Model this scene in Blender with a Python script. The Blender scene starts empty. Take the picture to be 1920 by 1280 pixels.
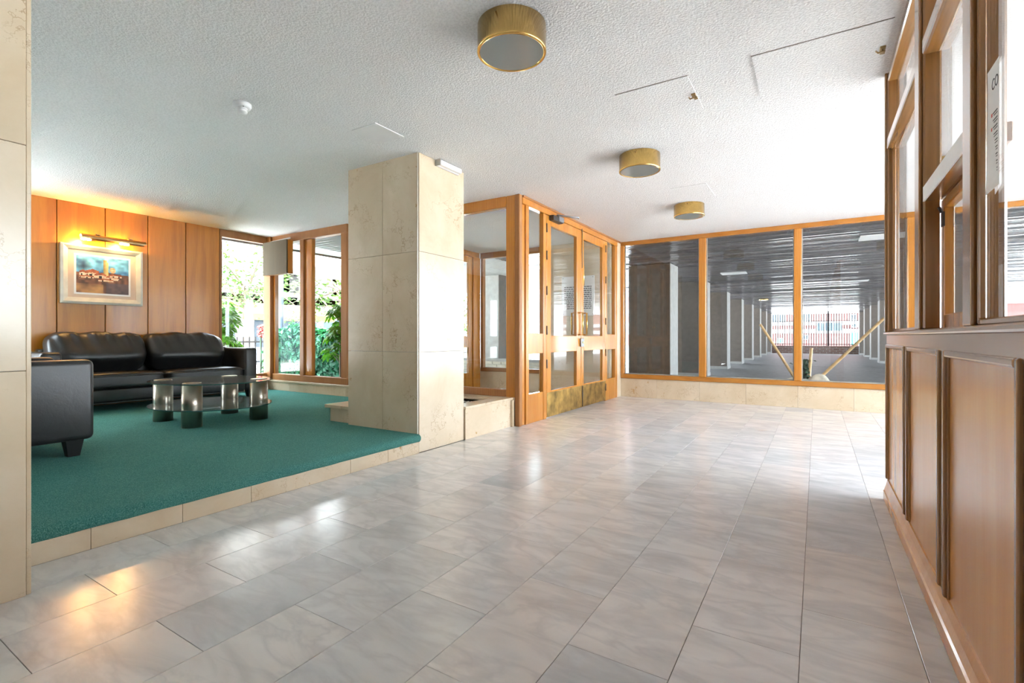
import bpy, bmesh, math, random
from mathutils import Vector, Matrix
R = random.Random(7)
scene = bpy.context.scene
COL = scene.collection

# ------------------------------------------------------------------ camera
F_PX, HOR, CAM_H = 922.0, 631.5, 0.925
cam_d = bpy.data.cameras.new('camera'); cam = bpy.data.objects.new('camera', cam_d); COL.objects.link(cam)
cam_d.sensor_width = 36.0; cam_d.lens = 36.0 * F_PX / 1920.0
cam_d.shift_y = -(640.0 - HOR) / 1920.0
cam_d.clip_start = 0.02; cam_d.clip_end = 300
cam.location = (0, 0, CAM_H)
cam.rotation_euler = (math.pi / 2, 0, math.atan(571.5 / 922.0))
scene.camera = cam

# ------------------------------------------------------------------ sky
SKY = 7.4
w = bpy.data.worlds.new('sky'); scene.world = w; w.use_nodes = True
bg = w.node_tree.nodes['Background']
bg.inputs[0].default_value = (0.80, 0.905, 1.0, 1); bg.inputs[1].default_value = SKY

sd = bpy.data.lights.new('sun', 'SUN'); sd.energy = 32.0; sd.color = (1.0, 0.985, 0.965); sd.angle = math.radians(1.0)
so = bpy.data.objects.new('sun', sd); COL.objects.link(so); so.location = (30, -8, 50)
so.rotation_euler = Vector((-0.27, 0.10, -0.955)).to_track_quat('-Z', 'Y').to_euler()

def portal(name, loc, rot, sx, sy):          # marks a window opening for sky sampling, gives no light of its own
    d = bpy.data.lights.new(name, 'AREA'); d.shape = 'RECTANGLE'; d.size = sx; d.size_y = sy
    d.cycles.is_portal = True
    o = bpy.data.objects.new(name, d); COL.objects.link(o); o.location = loc; o.rotation_euler = rot
P2 = math.pi / 2
portal('daylight_left', (-7.02, 3.95, 1.35), (0, -P2, 0), 1.95, 0.7)
portal('daylight_added_window', (-7.07, 0.67, 1.4), (0, -P2, 0), 1.9, 1.55)  # opening of the added unseen window behind the pillar
portal('daylight_garden', (-6.05, 4.40, 1.35), (-P2, 0, 0), 1.75, 1.95)
portal('daylight_porch', (0.9, 7.56, 1.35), (-P2, 0, 0), 6.8, 2.0)
portal('daylight_side', (4.45, 4.15, 1.66), (0, P2, 0), 1.4, 6.6)
portal('daylight_entrance', (-5.2, 5.7, 1.3), (0, -P2, 0), 2.2, 2.7)

vs = scene.view_settings
vs.view_transform = 'Standard'; vs.look = 'None'; vs.gamma = 1.0; vs.use_curve_mapping = False
vs.exposure = 1.76
cy = scene.cycles
cy.max_bounces = 8; cy.diffuse_bounces = 5; cy.glossy_bounces = 4; cy.transmission_bounces = 8
cy.transparent_max_bounces = 24; cy.sample_clamp_indirect = 6.0; cy.use_denoising = True
cy.caustics_reflective = False; cy.caustics_refractive = False

# ------------------------------------------------------------------ materials
class NT:
    def __init__(s, name):
        s.m = bpy.data.materials.new(name); s.m.use_nodes = True
        s.t = s.m.node_tree; s.b = s.t.nodes['Principled BSDF']; s.out = s.t.nodes['Material Output']
    def n(s, typ, **kw):
        x = s.t.nodes.new('ShaderNode' + typ)
        for k, v in kw.items():
            if k.startswith('_'): setattr(x, k[1:], v)
            else: x.inputs[k.replace('__', ' ')].default_value = v
        return x
    def l(s, a, b): s.t.links.new(a, b)
    def coord(s, scale=(1, 1, 1), rand=0.0, rot=(0, 0, 0)):
        g = s.n('NewGeometry'); mp = s.n('Mapping'); mp.inputs['Scale'].default_value = scale
        mp.inputs['Rotation'].default_value = rot
        if rand:
            oi = s.n('ObjectInfo'); mu = s.n('VectorMath', _operation='SCALE'); mu.inputs[0].default_value = (rand, rand * 1.7, rand * 0.6)
            s.l(oi.outputs['Random'], mu.inputs['Scale'])
            ad = s.n('VectorMath', _operation='ADD'); s.l(g.outputs['Position'], ad.inputs[0]); s.l(mu.outputs[0], ad.inputs[1])
            s.l(ad.outputs[0], mp.inputs['Vector'])
        else: s.l(g.outputs['Position'], mp.inputs['Vector'])
        return mp.outputs[0]
    def noise(s, vec, scale, detail=4, rough=0.5, dist=0.0):
        x = s.n('TexNoise', Scale=scale, Detail=detail, Roughness=rough, Distortion=dist); s.l(vec, x.inputs['Vector']); return x.outputs['Fac']
    def ramp(s, fac, stops):
        x = s.n('ValToRGB'); e = x.color_ramp.elements
        while len(e) > 1: e.remove(e[-1])
        for i, (p, c) in enumerate(stops):
            el = e[0] if i == 0 else e.new(p)
            el.position = p; el.color = (*c, 1) if len(c) == 3 else c
        s.l(fac, x.inputs[0]); return x.outputs[0]
    def mix(s, fac, a, b, mode='MIX'):
        x = s.n('MixRGB', _blend_type=mode)
        for v, i in ((fac, 0), (a, 1), (b, 2)):
            if isinstance(v, (int, float)): x.inputs[i].default_value = v
            elif isinstance(v, tuple): x.inputs[i].default_value = (*v, 1)
            else: s.l(v, x.inputs[i])
        return x.outputs[0]
    def bump(s, h, strength=0.3, dist=0.01):
        x = s.n('Bump', Strength=strength, Distance=dist); s.l(h, x.inputs['Height']); s.l(x.outputs[0], s.b.inputs['Normal'])
    def set(s, col=None, rough=None, metal=None, spec=None, coat=None, coat_r=None):
        if col is not None:
            if isinstance(col, tuple): s.b.inputs['Base Color'].default_value = (*col, 1)
            else: s.l(col, s.b.inputs['Base Color'])
        if rough is not None: s.b.inputs['Roughness'].default_value = rough
        if metal is not None: s.b.inputs['Metallic'].default_value = metal
        if spec is not None: s.b.inputs['Specular IOR Level'].default_value = spec
        if coat is not None: s.b.inputs['Coat Weight'].default_value = coat
        if coat_r is not None: s.b.inputs['Coat Roughness'].default_value = coat_r
        return s.m

def plain(name, col, rough=0.5, metal=0.0, spec=0.5, noise=0.08):
    m = NT(name); c = m.coord((1, 1, 1), 3.0)
    f = m.noise(c, 9, 5)
    d = tuple(x * (1 - noise * 2) for x in col); e = tuple(min(1, x * (1 + noise)) for x in col)
    return m.set(m.ramp(f, [(0.3, d), (0.7, e)]), rough, metal, spec)

def wood(name, dark, light, rough=0.25, coat=0.5, axis='z', scale=1.0, rand=5.0, wave=0.22):
    m = NT(name)
    sc = {'z': (7, 7, 0.55), 'y': (7, 0.55, 7), 'x': (0.55, 7, 7)}[axis]
    c = m.coord(tuple(v * scale for v in sc), rand)
    big = m.noise(c, 1.3, 3, 0.5, 0.6)
    wv = m.n('TexWave', Scale=1.6, Distortion=7.0, Detail=3.0); wv.inputs['Detail Scale'].default_value = 1.2
    m.l(c, wv.inputs['Vector'])
    fine = m.noise(m.coord(tuple(v * 9 * scale for v in sc), rand), 2.0, 3, 0.6)
    mixf = m.mix(wave, big, wv.outputs['Fac']); mixf = m.mix(0.3, mixf, fine)
    mid = tuple((a + b) / 2 for a, b in zip(dark, light))
    col = m.ramp(mixf, [(0.2, dark), (0.5, mid), (0.8, light)])
    m.bump(fine, 0.05, 0.003)
    return m.set(col, rough, 0, 0.5, coat, 0.12)

def thin_glass(name, tint=(1, 1, 1), refl=1.0, rough=0.0, painted_sheen=0.0):
    m = NT(name); m.t.nodes.remove(m.b)
    tr = m.n('BsdfTransparent'); tr.inputs[0].default_value = (*tint, 1)
    gl = m.n('BsdfGlossy'); gl.inputs['Roughness'].default_value = rough
    lw = m.n('LayerWeight', Blend=0.5); mx = m.n('MixShader')                 # same reflectance from both sides of the sheet
    pw = m.n('Math', _operation='POWER'); pw.inputs[1].default_value = 5.0; m.l(lw.outputs['Facing'], pw.inputs[0])
    mu = m.n('Math', _operation='MULTIPLY_ADD'); mu.inputs[1].default_value = 0.85; mu.inputs[2].default_value = 0.04 * refl
    m.l(pw.outputs[0], mu.inputs[0]); m.l(mu.outputs[0], mx.inputs[0])
    m.l(tr.outputs[0], mx.inputs[1]); m.l(gl.outputs[0], mx.inputs[2]); m.l(mx.outputs[0], m.out.inputs[0])
    if painted_sheen:
        df = m.n('BsdfDiffuse'); df.inputs[0].default_value = (0.55, 0.58, 0.58, 1); m2 = m.n('MixShader'); m2.inputs[0].default_value = painted_sheen  # pale diffuse share paints the bright reflection on the table glass
        m.l(mx.outputs[0], m2.inputs[1]); m.l(df.outputs[0], m2.inputs[2]); m.l(m2.outputs[0], m.out.inputs[0])
    return m.m

def emit(name, col, s):
    m = NT(name); m.b.inputs['Emission Color'].default_value = (*col, 1); m.b.inputs['Emission Strength'].default_value = s
    m.b.inputs['Base Color'].default_value = (*col, 1); return m.m

M = {}
# floor marble: every slab its own tint and its own veining
m = NT('floor_marble'); c = m.coord((1.6, 4.2, 1), 37.0)
cl = m.noise(c, 1.6, 5, 0.55, 0.8); fine = m.noise(m.coord((2, 5.5, 1), 37.0, rot=(0, 0, 0.35)), 1.5, 5, 0.55, 0.6)
base = m.ramp(cl, [(0.25, (0.60, 0.60, 0.605)), (0.5, (0.74, 0.735, 0.735)), (0.75, (0.82, 0.815, 0.81))])
oi = m.n('ObjectInfo')
tint = m.ramp(oi.outputs['Random'], [(0.0, (0.86, 0.885, 0.91)), (0.2, (1.0, 0.99, 0.97)), (0.45, (0.95, 0.925, 0.905)), (0.7, (1.0, 0.98, 0.985)), (0.88, (0.95, 0.965, 0.98)), (1.0, (0.80, 0.825, 0.85))])
base = m.mix(1.0, base, tint, 'MULTIPLY')
vein = m.ramp(fine, [(0.42, (0, 0, 0)), (0.5, (1, 1, 1)), (0.58, (0, 0, 0))])
base = m.mix(m.mix(0.66, vein, (0, 0, 0)), base, (0.46, 0.46, 0.49))
rust = m.ramp(m.noise(m.coord((1, 1, 1), 11.0), 2.1, 3, 0.6), [(0.70, (0, 0, 0)), (0.80, (0.35, 0.35, 0.35))])
base = m.mix(rust, base, (0.62, 0.43, 0.27))
m.bump(m.noise(m.coord((1, 1, 1), 5.0), 14, 3), 0.03, 0.01)
M['floor'] = m.set(base, 0.21, 0, 0.7)
M['grout'] = plain('floor_grout', (0.16, 0.14, 0.12), 0.8)
# cream marble cladding
m = NT('cream_marble'); c = m.coord((1, 1, 1), 23.0)
f1 = m.noise(c, 2.2, 6, 0.6, 0.5)
base = m.ramp(f1, [(0.25, (0.52, 0.405, 0.27)), (0.5, (0.60, 0.49, 0.35)), (0.75, (0.67, 0.57, 0.435))])
vo = m.n('TexVoronoi', _feature='DISTANCE_TO_EDGE', Scale=3.3)
wob = m.n('TexNoise', Scale=3.0, Detail=6.0, Roughness=0.65); m.l(c, wob.inputs['Vector'])
wv = m.n('VectorMath', _operation='SCALE'); wv.inputs['Scale'].default_value = 1.1; m.l(wob.outputs['Color'], wv.inputs[0])
wa = m.n('VectorMath', _operation='ADD'); m.l(c, wa.inputs[0]); m.l(wv.outputs[0], wa.inputs[1]); m.l(wa.outputs[0], vo.inputs['Vector'])
vein = m.ramp(vo.outputs['Distance'], [(0.0, (1, 1, 1)), (0.028, (0, 0, 0))])
mask = m.ramp(m.noise(c, 2.3, 3), [(0.47, (0, 0, 0)), (0.66, (1, 1, 1))])
vm = m.mix(1.0, vein, mask, 'MULTIPLY')
base = m.mix(m.mix(0.25, vm, (0, 0, 0)), base, (0.26, 0.15, 0.06))
sp = m.ramp(m.noise(m.coord((1, 1, 1.2), 23.0), 6.5, 5, 0.6), [(0.685, (0, 0, 0)), (0.73, (1, 1, 1))])
base = m.mix(m.mix(0.15, sp, (0, 0, 0)), base, (0.40, 0.22, 0.06))
M['cream'] = m.set(base, 0.22, 0, 0.5)
# ceiling stucco
m = NT('ceiling_stucco'); c = m.coord()
h = m.noise(c, 88, 3, 0.55); h2 = m.noise(c, 0.9, 3)
m.bump(h, 0.85, 0.010)
M['ceil'] = m.set(m.mix(0.5, m.ramp(h2, [(0.3, (0.80, 0.80, 0.80)), (0.7, (0.87, 0.87, 0.87))]), m.ramp(h, [(0.35, (0.70, 0.70, 0.70)), (0.6, (0.90, 0.90, 0.90))])), 0.85, 0, 0.2)
M['white'] = plain('white_paint', (0.82, 0.82, 0.82), 0.45, noise=0.02)
M['plaster'] = plain('wall_plaster', (0.74, 0.72, 0.68), 0.8, noise=0.03)
# carpet
m = NT('green_carpet'); c = m.coord()
h = m.noise(c, 210, 3, 0.7); h2 = m.noise(c, 1.6, 3)
col = m.ramp(h, [(0.30, (0.02, 0.13, 0.115)), (0.5, (0.085, 0.33, 0.285)), (0.72, (0.27, 0.60, 0.53))])
col = m.mix(0.22, col, m.ramp(h2, [(0.3, (0.05, 0.20, 0.18)), (0.7, (0.15, 0.40, 0.36))]))
m.bump(h, 0.9, 0.02); M['carpet'] = m.set(col, 0.95, 0, 0.15)
M['wood_wall'] = wood('oak_wall_panel', (0.36, 0.115, 0.006), (0.57, 0.225, 0.018), 0.36, 0.16, scale=0.75, rand=31, wave=0.42)
M['wood_door'] = wood('varnished_door_wood', (0.38, 0.130, 0.014), (0.54, 0.230, 0.036), 0.24, 0.4)
M['wood_box'] = wood('olive_brown_box_wood', (0.050, 0.036, 0.014), (0.085, 0.062, 0.026), 0.75, 0.0)
M['wood_win'] = wood('varnished_window_wood', (0.24, 0.088, 0.018), (0.37, 0.16, 0.040), 0.5, 0.05)
M['wood_rail'] = wood('varnished_rail_wood', (0.33, 0.118, 0.014), (0.47, 0.20, 0.034), 0.26, 0.35, axis='x')
M['wood_counter'] = wood('counter_stile_wood', (0.19, 0.078, 0.018), (0.33, 0.155, 0.045), 0.24, 0.6)
M['wood_counter_y'] = wood('counter_rail_wood', (0.22, 0.092, 0.022), (0.37, 0.18, 0.055), 0.2, 0.7, axis='y')
M['wood_field'] = wood('counter_panel_wood', (0.50, 0.20, 0.035), (0.63, 0.30, 0.07), 0.27, 0.3, scale=0.6)
M['wood_dark'] = plain('dark_gap', (0.05, 0.025, 0.012), 0.7)
M['brass'] = plain('polished_brass', (0.76, 0.50, 0.16), 0.17, 1.0)
M['kick'] = plain('worn_brass_plate', (0.50, 0.33, 0.105), 0.36, 1.0, noise=0.3)
M['antique'] = plain('antique_brass', (0.36, 0.25, 0.12), 0.35, 1.0)
M['steel'] = plain('brushed_steel', (0.40, 0.36, 0.30), 0.28, 1.0)
M['dark_metal'] = plain('dark_metal', (0.07, 0.065, 0.06), 0.4, 0.8)
M['grey_metal'] = plain('grey_metal', (0.30, 0.31, 0.33), 0.35, 0.7)
M['glass'] = thin_glass('window_glass', (0.97, 0.985, 0.98))
M['glass_table'] = thin_glass('smoked_table_glass', (0.86, 0.90, 0.89), 3.2, 0.03, 0.10)
M['glass_edge'] = plain('glass_edge_green', (0.02, 0.10, 0.09), 0.1)
m = NT('lamp_diffuser'); M['diffuser'] = m.set((0.30, 0.32, 0.31), 0.08, 0, 0.6)
# leather
m = NT('black_leather'); c = m.coord()
h = m.noise(c, 130, 3, 0.6); h2 = m.noise(c, 7, 4, 0.6, 1.2)
m.bump(m.mix(0.75, h, h2), 0.16, 0.012)
M['leather'] = m.set(m.ramp(h2, [(0.3, (0.010, 0.010, 0.011)), (0.7, (0.018, 0.0175, 0.0175))]), 0.36, 0, 0.5)
M['black'] = plain('black_wood', (0.012, 0.012, 0.012), 0.35)
M['silver_gilt'] = plain('silver_gilt_frame', (0.72, 0.68, 0.58), 0.3, 0.35)
M['matboard'] = plain('picture_mat', (0.62, 0.48, 0.38), 0.8, noise=0.03)
M['paper'] = plain('white_paper', (0.85, 0.84, 0.83), 0.7, noise=0.02)
M['ink'] = plain('dark_ink', (0.05, 0.05, 0.055), 0.7)
M['red_ink'] = plain('red_ink', (0.55, 0.05, 0.03), 0.7)
m = NT('painted_print'); at = m.n('Attribute', _attribute_name='paint'); M['print'] = m.set(at.outputs['Color'], 0.5)
M['bulb'] = emit('warm_bulb', (1.0, 0.72, 0.36), 60.0)
M['pebble'] = plain('pale_pebble', (0.60, 0.55, 0.47), 0.7, noise=0.3)
M['soil'] = plain('dark_soil', (0.05, 0.035, 0.022), 0.95)
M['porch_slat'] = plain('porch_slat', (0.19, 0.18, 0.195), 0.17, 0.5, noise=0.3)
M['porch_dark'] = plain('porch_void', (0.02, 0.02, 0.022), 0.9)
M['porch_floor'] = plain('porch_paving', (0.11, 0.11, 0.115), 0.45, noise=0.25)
M['shaded_stone'] = plain('shaded_pier_stone', (0.075, 0.058, 0.047), 0.5, noise=0.15)  # deep shade on the pier faces, painted in as a darker stone colour
M['pale_stone'] = plain('pale_stone_edge', (0.40, 0.39, 0.37), 0.6)
M['pier_edge'] = plain('lit_pier_stone', (0.24, 0.235, 0.225), 0.6)  # same pier stone, painted lighter for the lit edges
M['bamboo'] = plain('bamboo', (0.55, 0.36, 0.17), 0.45, noise=0.15)
M['rock'] = plain('cream_rock', (0.62, 0.57, 0.47), 0.8, noise=0.2)
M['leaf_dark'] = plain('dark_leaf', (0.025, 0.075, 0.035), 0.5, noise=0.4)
def leafmat(name, a, b, c, rough=0.35):
    m = NT(name); v = m.coord((1, 1, 1)); f = m.noise(v, 14, 4, 0.7)
    m.b.inputs['Transmission Weight'].default_value = 0.0
    m.b.inputs['Subsurface Weight'].default_value = 0.0
    col = m.ramp(f, [(0.28, a), (0.5, b), (0.72, c)]); m.set(col, rough, 0, 0.25)
    tl = m.n('BsdfTranslucent'); mx = m.n('MixShader'); mx.inputs[0].default_value = 0.4
    m.l(m.mix(1.0, col, (1.0, 1.0, 0.6), 'MULTIPLY'), tl.inputs[0]); m.l(m.b.outputs[0], mx.inputs[1]); m.l(tl.outputs[0], mx.inputs[2]); m.l(mx.outputs[0], m.out.inputs[0])
    return m.m
M['ivy'] = leafmat('ivy_leaf', (0.002, 0.026, 0.013), (0.008, 0.072, 0.034), (0.025, 0.140, 0.070), 0.5)
M['fatsia'] = leafmat('fatsia_leaf', (0.020, 0.085, 0.006), (0.045, 0.15, 0.012), (0.085, 0.22, 0.02))
M['tree_leaf'] = leafmat('tree_leaf', (0.020, 0.055, 0.012), (0.042, 0.092, 0.022), (0.08, 0.14, 0.036))
M['bluebush'] = leafmat('blue_green_bush', (0.006, 0.028, 0.030), (0.016, 0.060, 0.062), (0.035, 0.10, 0.10))
M['bark'] = plain('bark', (0.16, 0.12, 0.09), 0.9)
M['post_blue'] = plain('blue_grey_post', (0.07, 0.10, 0.14), 0.5)
M['iron'] = plain('black_iron', (0.008, 0.008, 0.010), 0.6)
M['facade'] = plain('pale_facade', (0.24, 0.225, 0.215), 0.9, noise=0.04)
M['facade_brown'] = plain('brown_fascia', (0.10, 0.085, 0.075), 0.7)
M['brick_far'] = plain('red_brick_facade', (0.115, 0.045, 0.042), 0.9, noise=0.1)
M['band_white'] = plain('white_band', (0.22, 0.21, 0.215), 0.8)
M['win_dark'] = plain('far_window_glass', (0.03, 0.045, 0.06), 0.15)
M['win_green'] = plain('green_shutter', (0.03, 0.28, 0.22), 0.5)
M['yellow'] = plain('yellow_awning', (0.15, 0.10, 0.012), 0.7)
M['red'] = plain('red_petal', (0.30, 0.02, 0.018), 0.5)
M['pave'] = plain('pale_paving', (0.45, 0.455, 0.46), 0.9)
M['car'] = plain('grey_car_paint', (0.16, 0.18, 0.22), 0.2)
M['brick_cream'] = plain('cream_brick', (0.58, 0.52, 0.42), 0.8, noise=0.12)
m = NT('small_brick'); bt = m.n('TexBrick', Scale=1.0); mp = m.coord((1, 1, 1), rot=(P2, 0, 0)); m.l(mp, bt.inputs['Vector'])
bt.inputs['Color1'].default_value = (0.13, 0.065, 0.05, 1); bt.inputs['Color2'].default_value = (0.19, 0.10, 0.08, 1); bt.inputs['Mortar'].default_value = (0.28, 0.26, 0.25, 1)
bt.inputs['Brick Width'].default_value = 0.34; bt.inputs['Row Height'].default_value = 0.11; bt.inputs['Mortar Size'].default_value = 0.014
M['brick_wall'] = m.set(bt.outputs[0], 0.9)

# ------------------------------------------------------------------ mesh helpers
def bx(b, x0, x1, y0, y1, z0, z1, bev=0.0, seg=1):
    bb = bmesh.new() if bev else b
    vs_ = [bb.verts.new(p) for p in ((x0, y0, z0), (x1, y0, z0), (x1, y1, z0), (x0, y1, z0), (x0, y0, z1), (x1, y0, z1), (x1, y1, z1), (x0, y1, z1))]
    for f in ((0, 3, 2, 1), (4, 5, 6, 7), (0, 1, 5, 4), (1, 2, 6, 5), (2, 3, 7, 6), (3, 0, 4, 7)): bb.faces.new([vs_[i] for i in f])
    if bev:
        bmesh.ops.bevel(bb, geom=bb.edges[:], offset=bev, segments=seg, affect='EDGES', profile=0.5)
        join(b, bb)
def join(b, bb, mat=None):
    mp = {}
    for v in bb.verts: mp[v] = b.verts.new(mat @ v.co if mat else v.co)
    for f in bb.faces:
        nf = b.faces.new([mp[v] for v in f.verts]); nf.smooth = f.smooth
    bb.free()
def tube(b, pts, rad, n=10, cap=True, smooth=True):
    pts = [Vector(p) for p in pts]; rings = []
    for i, p in enumerate(pts):
        d = (pts[min(i + 1, len(pts) - 1)] - pts[max(i - 1, 0)]).normalized()
        u = d.orthogonal().normalized(); v = d.cross(u); r = rad[i] if isinstance(rad, (list, tuple)) else rad
        if rings:                                     # keep the ring aligned with the last one
            u = (pu - d * pu.dot(d)).normalized(); v = d.cross(u)
        pu = u
        rings.append([b.verts.new(p + (u * math.cos(2 * math.pi * k / n) + v * math.sin(2 * math.pi * k / n)) * r) for k in range(n)])
    for a, c in zip(rings, rings[1:]):
        for k in range(n):
            f = b.faces.new((a[k], a[(k + 1) % n], c[(k + 1) % n], c[k])); f.smooth = smooth
    if cap: b.faces.new(rings[0][::-1]); b.faces.new(rings[-1])
def lathe(b, prof, cx, cy, n=32, smooth=True):
    rings = []
    for r, z in prof:
        if r < 1e-5: rings.append([b.verts.new((cx, cy, z))])
        else: rings.append([b.verts.new((cx + r * math.cos(2 * math.pi * k / n), cy + r * math.sin(2 * math.pi * k / n), z)) for k in range(n)])
    for a, c in zip(rings, rings[1:]):
        for k in range(n):
            k2 = (k + 1) % n
            if len(a) == 1: f = b.faces.new((a[0], c[k2], c[k]))
            elif len(c) == 1: f = b.faces.new((a[k], a[k2], c[0]))
            else: f = b.faces.new((a[k], a[k2], c[k2], c[k]))
            f.smooth = smooth
def prism(b, poly, z0, z1, mat=None):
    lo = [b.verts.new((x, y, z0)) for x, y in poly]; hi = [b.verts.new((x, y, z1)) for x, y in poly]
    b.faces.new(lo[::-1]); b.faces.new(hi); n = len(poly)
    for i in range(n): b.faces.new((lo[i], lo[(i + 1) % n], hi[(i + 1) % n], hi[i]))
    if mat:
        for v in lo + hi: v.co = mat @ v.co
def base_of(o):
    p = Vector((0, 0, 0))
    while o: p += o.location; o = o.parent
    return p
def obj(name, b, mat, parent=None, origin=None, recalc=True):
    me = bpy.data.meshes.new(name)
    if recalc: bmesh.ops.recalc_face_normals(b, faces=b.faces[:])
    o = bpy.data.objects.new(name, me)
    if parent: off = base_of(parent)
    else:
        if origin is None:
            xs = [v.co for v in b.verts]; origin = (sum(v.x for v in xs) / len(xs), sum(v.y for v in xs) / len(xs), min(v.z for v in xs))
        off = Vector(origin); o.location = off
    for v in b.verts: v.co -= off
    b.to_mesh(me); b.free(); me.materials.append(M[mat] if isinstance(mat, str) else mat)
    COL.objects.link(o)
    if parent: o.parent = parent
    return o
def box(name, x0, x1, y0, y1, z0, z1, mat, parent=None, bev=0.0, seg=1):
    b = bmesh.new(); bx(b, x0, x1, y0, y1, z0, z1, bev, seg); return obj(name, b, mat, parent)
def tag(o, label, cat, group=None, kind=None):
    o['label'] = label; o['category'] = cat
    if group: o['group'] = group
    if kind: o['kind'] = kind
    return o
def thing(name, label, cat, loc, group=None, kind=None):
    o = bpy.data.objects.new(name, None); COL.objects.link(o); o.location = loc; o.empty_display_size = 0.1
    return tag(o, label, cat, group, kind)
def mesh_at(name, me, loc, parent, rot=None):                        # a piece that shares mesh data
    o = bpy.data.objects.new(name, me); COL.objects.link(o); o.parent = parent
    o.location = Vector(loc) - base_of(parent)
    if rot is not None: o.rotation_euler = rot
    return o
def mesh_of(b, name, mat):
    me = bpy.data.meshes.new(name); bmesh.ops.recalc_face_normals(b, faces=b.faces[:]); b.to_mesh(me); b.free(); me.materials.append(M[mat]); return me

HC = 2.40
# ================================================================== THE SHELL
# floor of marble slabs in half bond
fl = box('floor', -2.69, 4.3, -3.6, 7.43, -0.12, -0.004, 'grout'); tag(fl, 'polished pale grey marble slab floor of the lobby', 'floor', kind='structure')
TX, TY, X0, Y0, G = 0.2985, 0.5965, -0.042, 1.945, 0.0016
cache = {}
def tile(x0, x1, y0, y1):
    k = (round(x1 - x0, 3), round(y1 - y0, 3))
    if k not in cache:
        b = bmesh.new(); hx, hy = (x1 - x0) / 2 - G / 2, (y1 - y0) / 2 - G / 2
        bx(b, -hx, hx, -hy, hy, -0.02, 0.0, 0.0008); cache[k] = mesh_of(b, 'tile', 'floor')
    mesh_at('tile', cache[k], ((x0 + x1) / 2, (y0 + y1) / 2, 0), fl)
cols = [X0 + k * TX for k in range(-8, 6)]
edges = [-2.69] + cols
for i in range(len(edges) - 1):
    xa, xb = edges[i], edges[i + 1]
    if xa < 0.335 < xb and True: spans = [(xa, 0.335, -1.6, 3.5), (xa, xb, 3.5, 7.43)]
    elif xa >= 0.33: spans = [(xa, xb, 3.5, 7.43)]
    else: spans = [(xa, xb, -1.6, 7.43)]
    k = round((xb - X0) / TX)
    ph = Y0 + (0 if k % 2 == 0 else TY / 2) - (0 if k % 2 == 0 else 0)
    ph = Y0 if (k % 2 == 1) else Y0 + TY / 2
    ph -= TY * 12
    for (a, c, ya, yb) in spans:
        y = ph
        while y < yb:
            t0, t1 = max(y, ya), min(y + TY, yb)
            if t1 - t0 > 0.02: tile(a, c, t0, t1)
            y += TY
b = bmesh.new(); bx(b, 0.42, 4.3, -3.6, 3.5, -0.004, 0.0); bx(b, 1.45, 4.3, 3.5, 7.43, -0.004, 0.0); bx(b, -2.69, 0.42, -3.6, -1.6, -0.004, 0.0)
obj('floor_extension', b, 'floor', fl)

# ceiling
ce = box('ceiling', -7.05, 4.4, -3.7, 7.5, HC, HC + 0.35, 'ceil'); tag(ce, 'white stippled plaster ceiling over the lobby', 'ceiling', kind='structure')

# wood panelled wall behind the sofa
wl = box('wall_left', -7.05, -6.935, 1.482, 3.60, 0.0, HC, 'wood_dark'); tag(wl, 'oak veneer panelled wall behind the black sofa', 'wall', kind='structure')
yb = [3.597 - 0.4225 * k for k in range(12)]
bpan = bmesh.new(); bx(bpan, -0.009, 0.009, -0.2075, 0.2075, 0.15, HC, 0.003); pme = mesh_of(bpan, 'panel', 'wood_wall')
for k in range(5): mesh_at('panel', pme, (-6.926, (yb[k] + yb[k + 1]) / 2, 0), wl)
wh = thing('added_window_8', 'added unseen window behind the foreground pillar that brightens the seating', 'window', (-6.95, 0.0, 0.3), kind='structure')  # invented window, out of view, put in to brighten the seating recess
box('sill_wall', -7.05, -6.93, -1.25, 1.48, 0.0, 0.40, 'cream', wh)  # sill wall of the added window
box('bottom_rail', -7.0, -6.92, -1.25, 1.48, 0.40, 0.46, 'wood_win', wh, 0.004); box('top_rail', -7.0, -6.92, -1.25, 1.48, 2.32, HC, 'wood_win', wh, 0.004)  # rails of the added window
box('wall_panel', -7.04, -6.92, -1.25, -0.13, 0.46, 2.32, 'wood_wall', wh)  # wall panel of the added window
for y in (-0.13, 1.41): box('mullion', -7.0, -6.92, y, y + 0.07, 0.46, 2.32, 'wood_win', wh, 0.004)  # mullions of the added window
box('pane', -6.966, -6.962, -0.06, 1.41, 0.46, 2.32, 'glass', wh)  # pane of the added window
# wall that closes the seating recess, behind the foreground pillar
tag(box('wall_recess', -7.05, -2.7, -1.4, -1.25, 0.0, HC, 'plaster'), 'plain plaster wall closing the seating recess', 'wall', kind='structure')

# left foreground pillar, marble clad
pl = thing('marble_pillar', 'cream marble clad pillar cropped by the left edge of the picture', 'pillar', (-2.53, 0.0, 0))
box('core', -2.655, -2.42, -0.9, 0.565, 0, HC, 'pale_stone', pl)
for i, (z0, z1) in enumerate(((0.0, 0.803), (0.805, 1.608), (1.610, HC))):
    box('slab', -2.42, -2.40, -0.02, 0.578, z0, z1, 'cream', pl, 0.0015)
    box('slab', -2.42, -2.40, -0.62, -0.022, z0, z1, 'cream', pl, 0.0015)
    box('slab', -2.655, -2.425, 0.565, 0.590, z0, z1, 'cream', pl, 0.0015)
box('corner_strip', -2.424, -2.407, 0.580, 0.594, 0, HC, 'cream', pl, 0.002)

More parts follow.
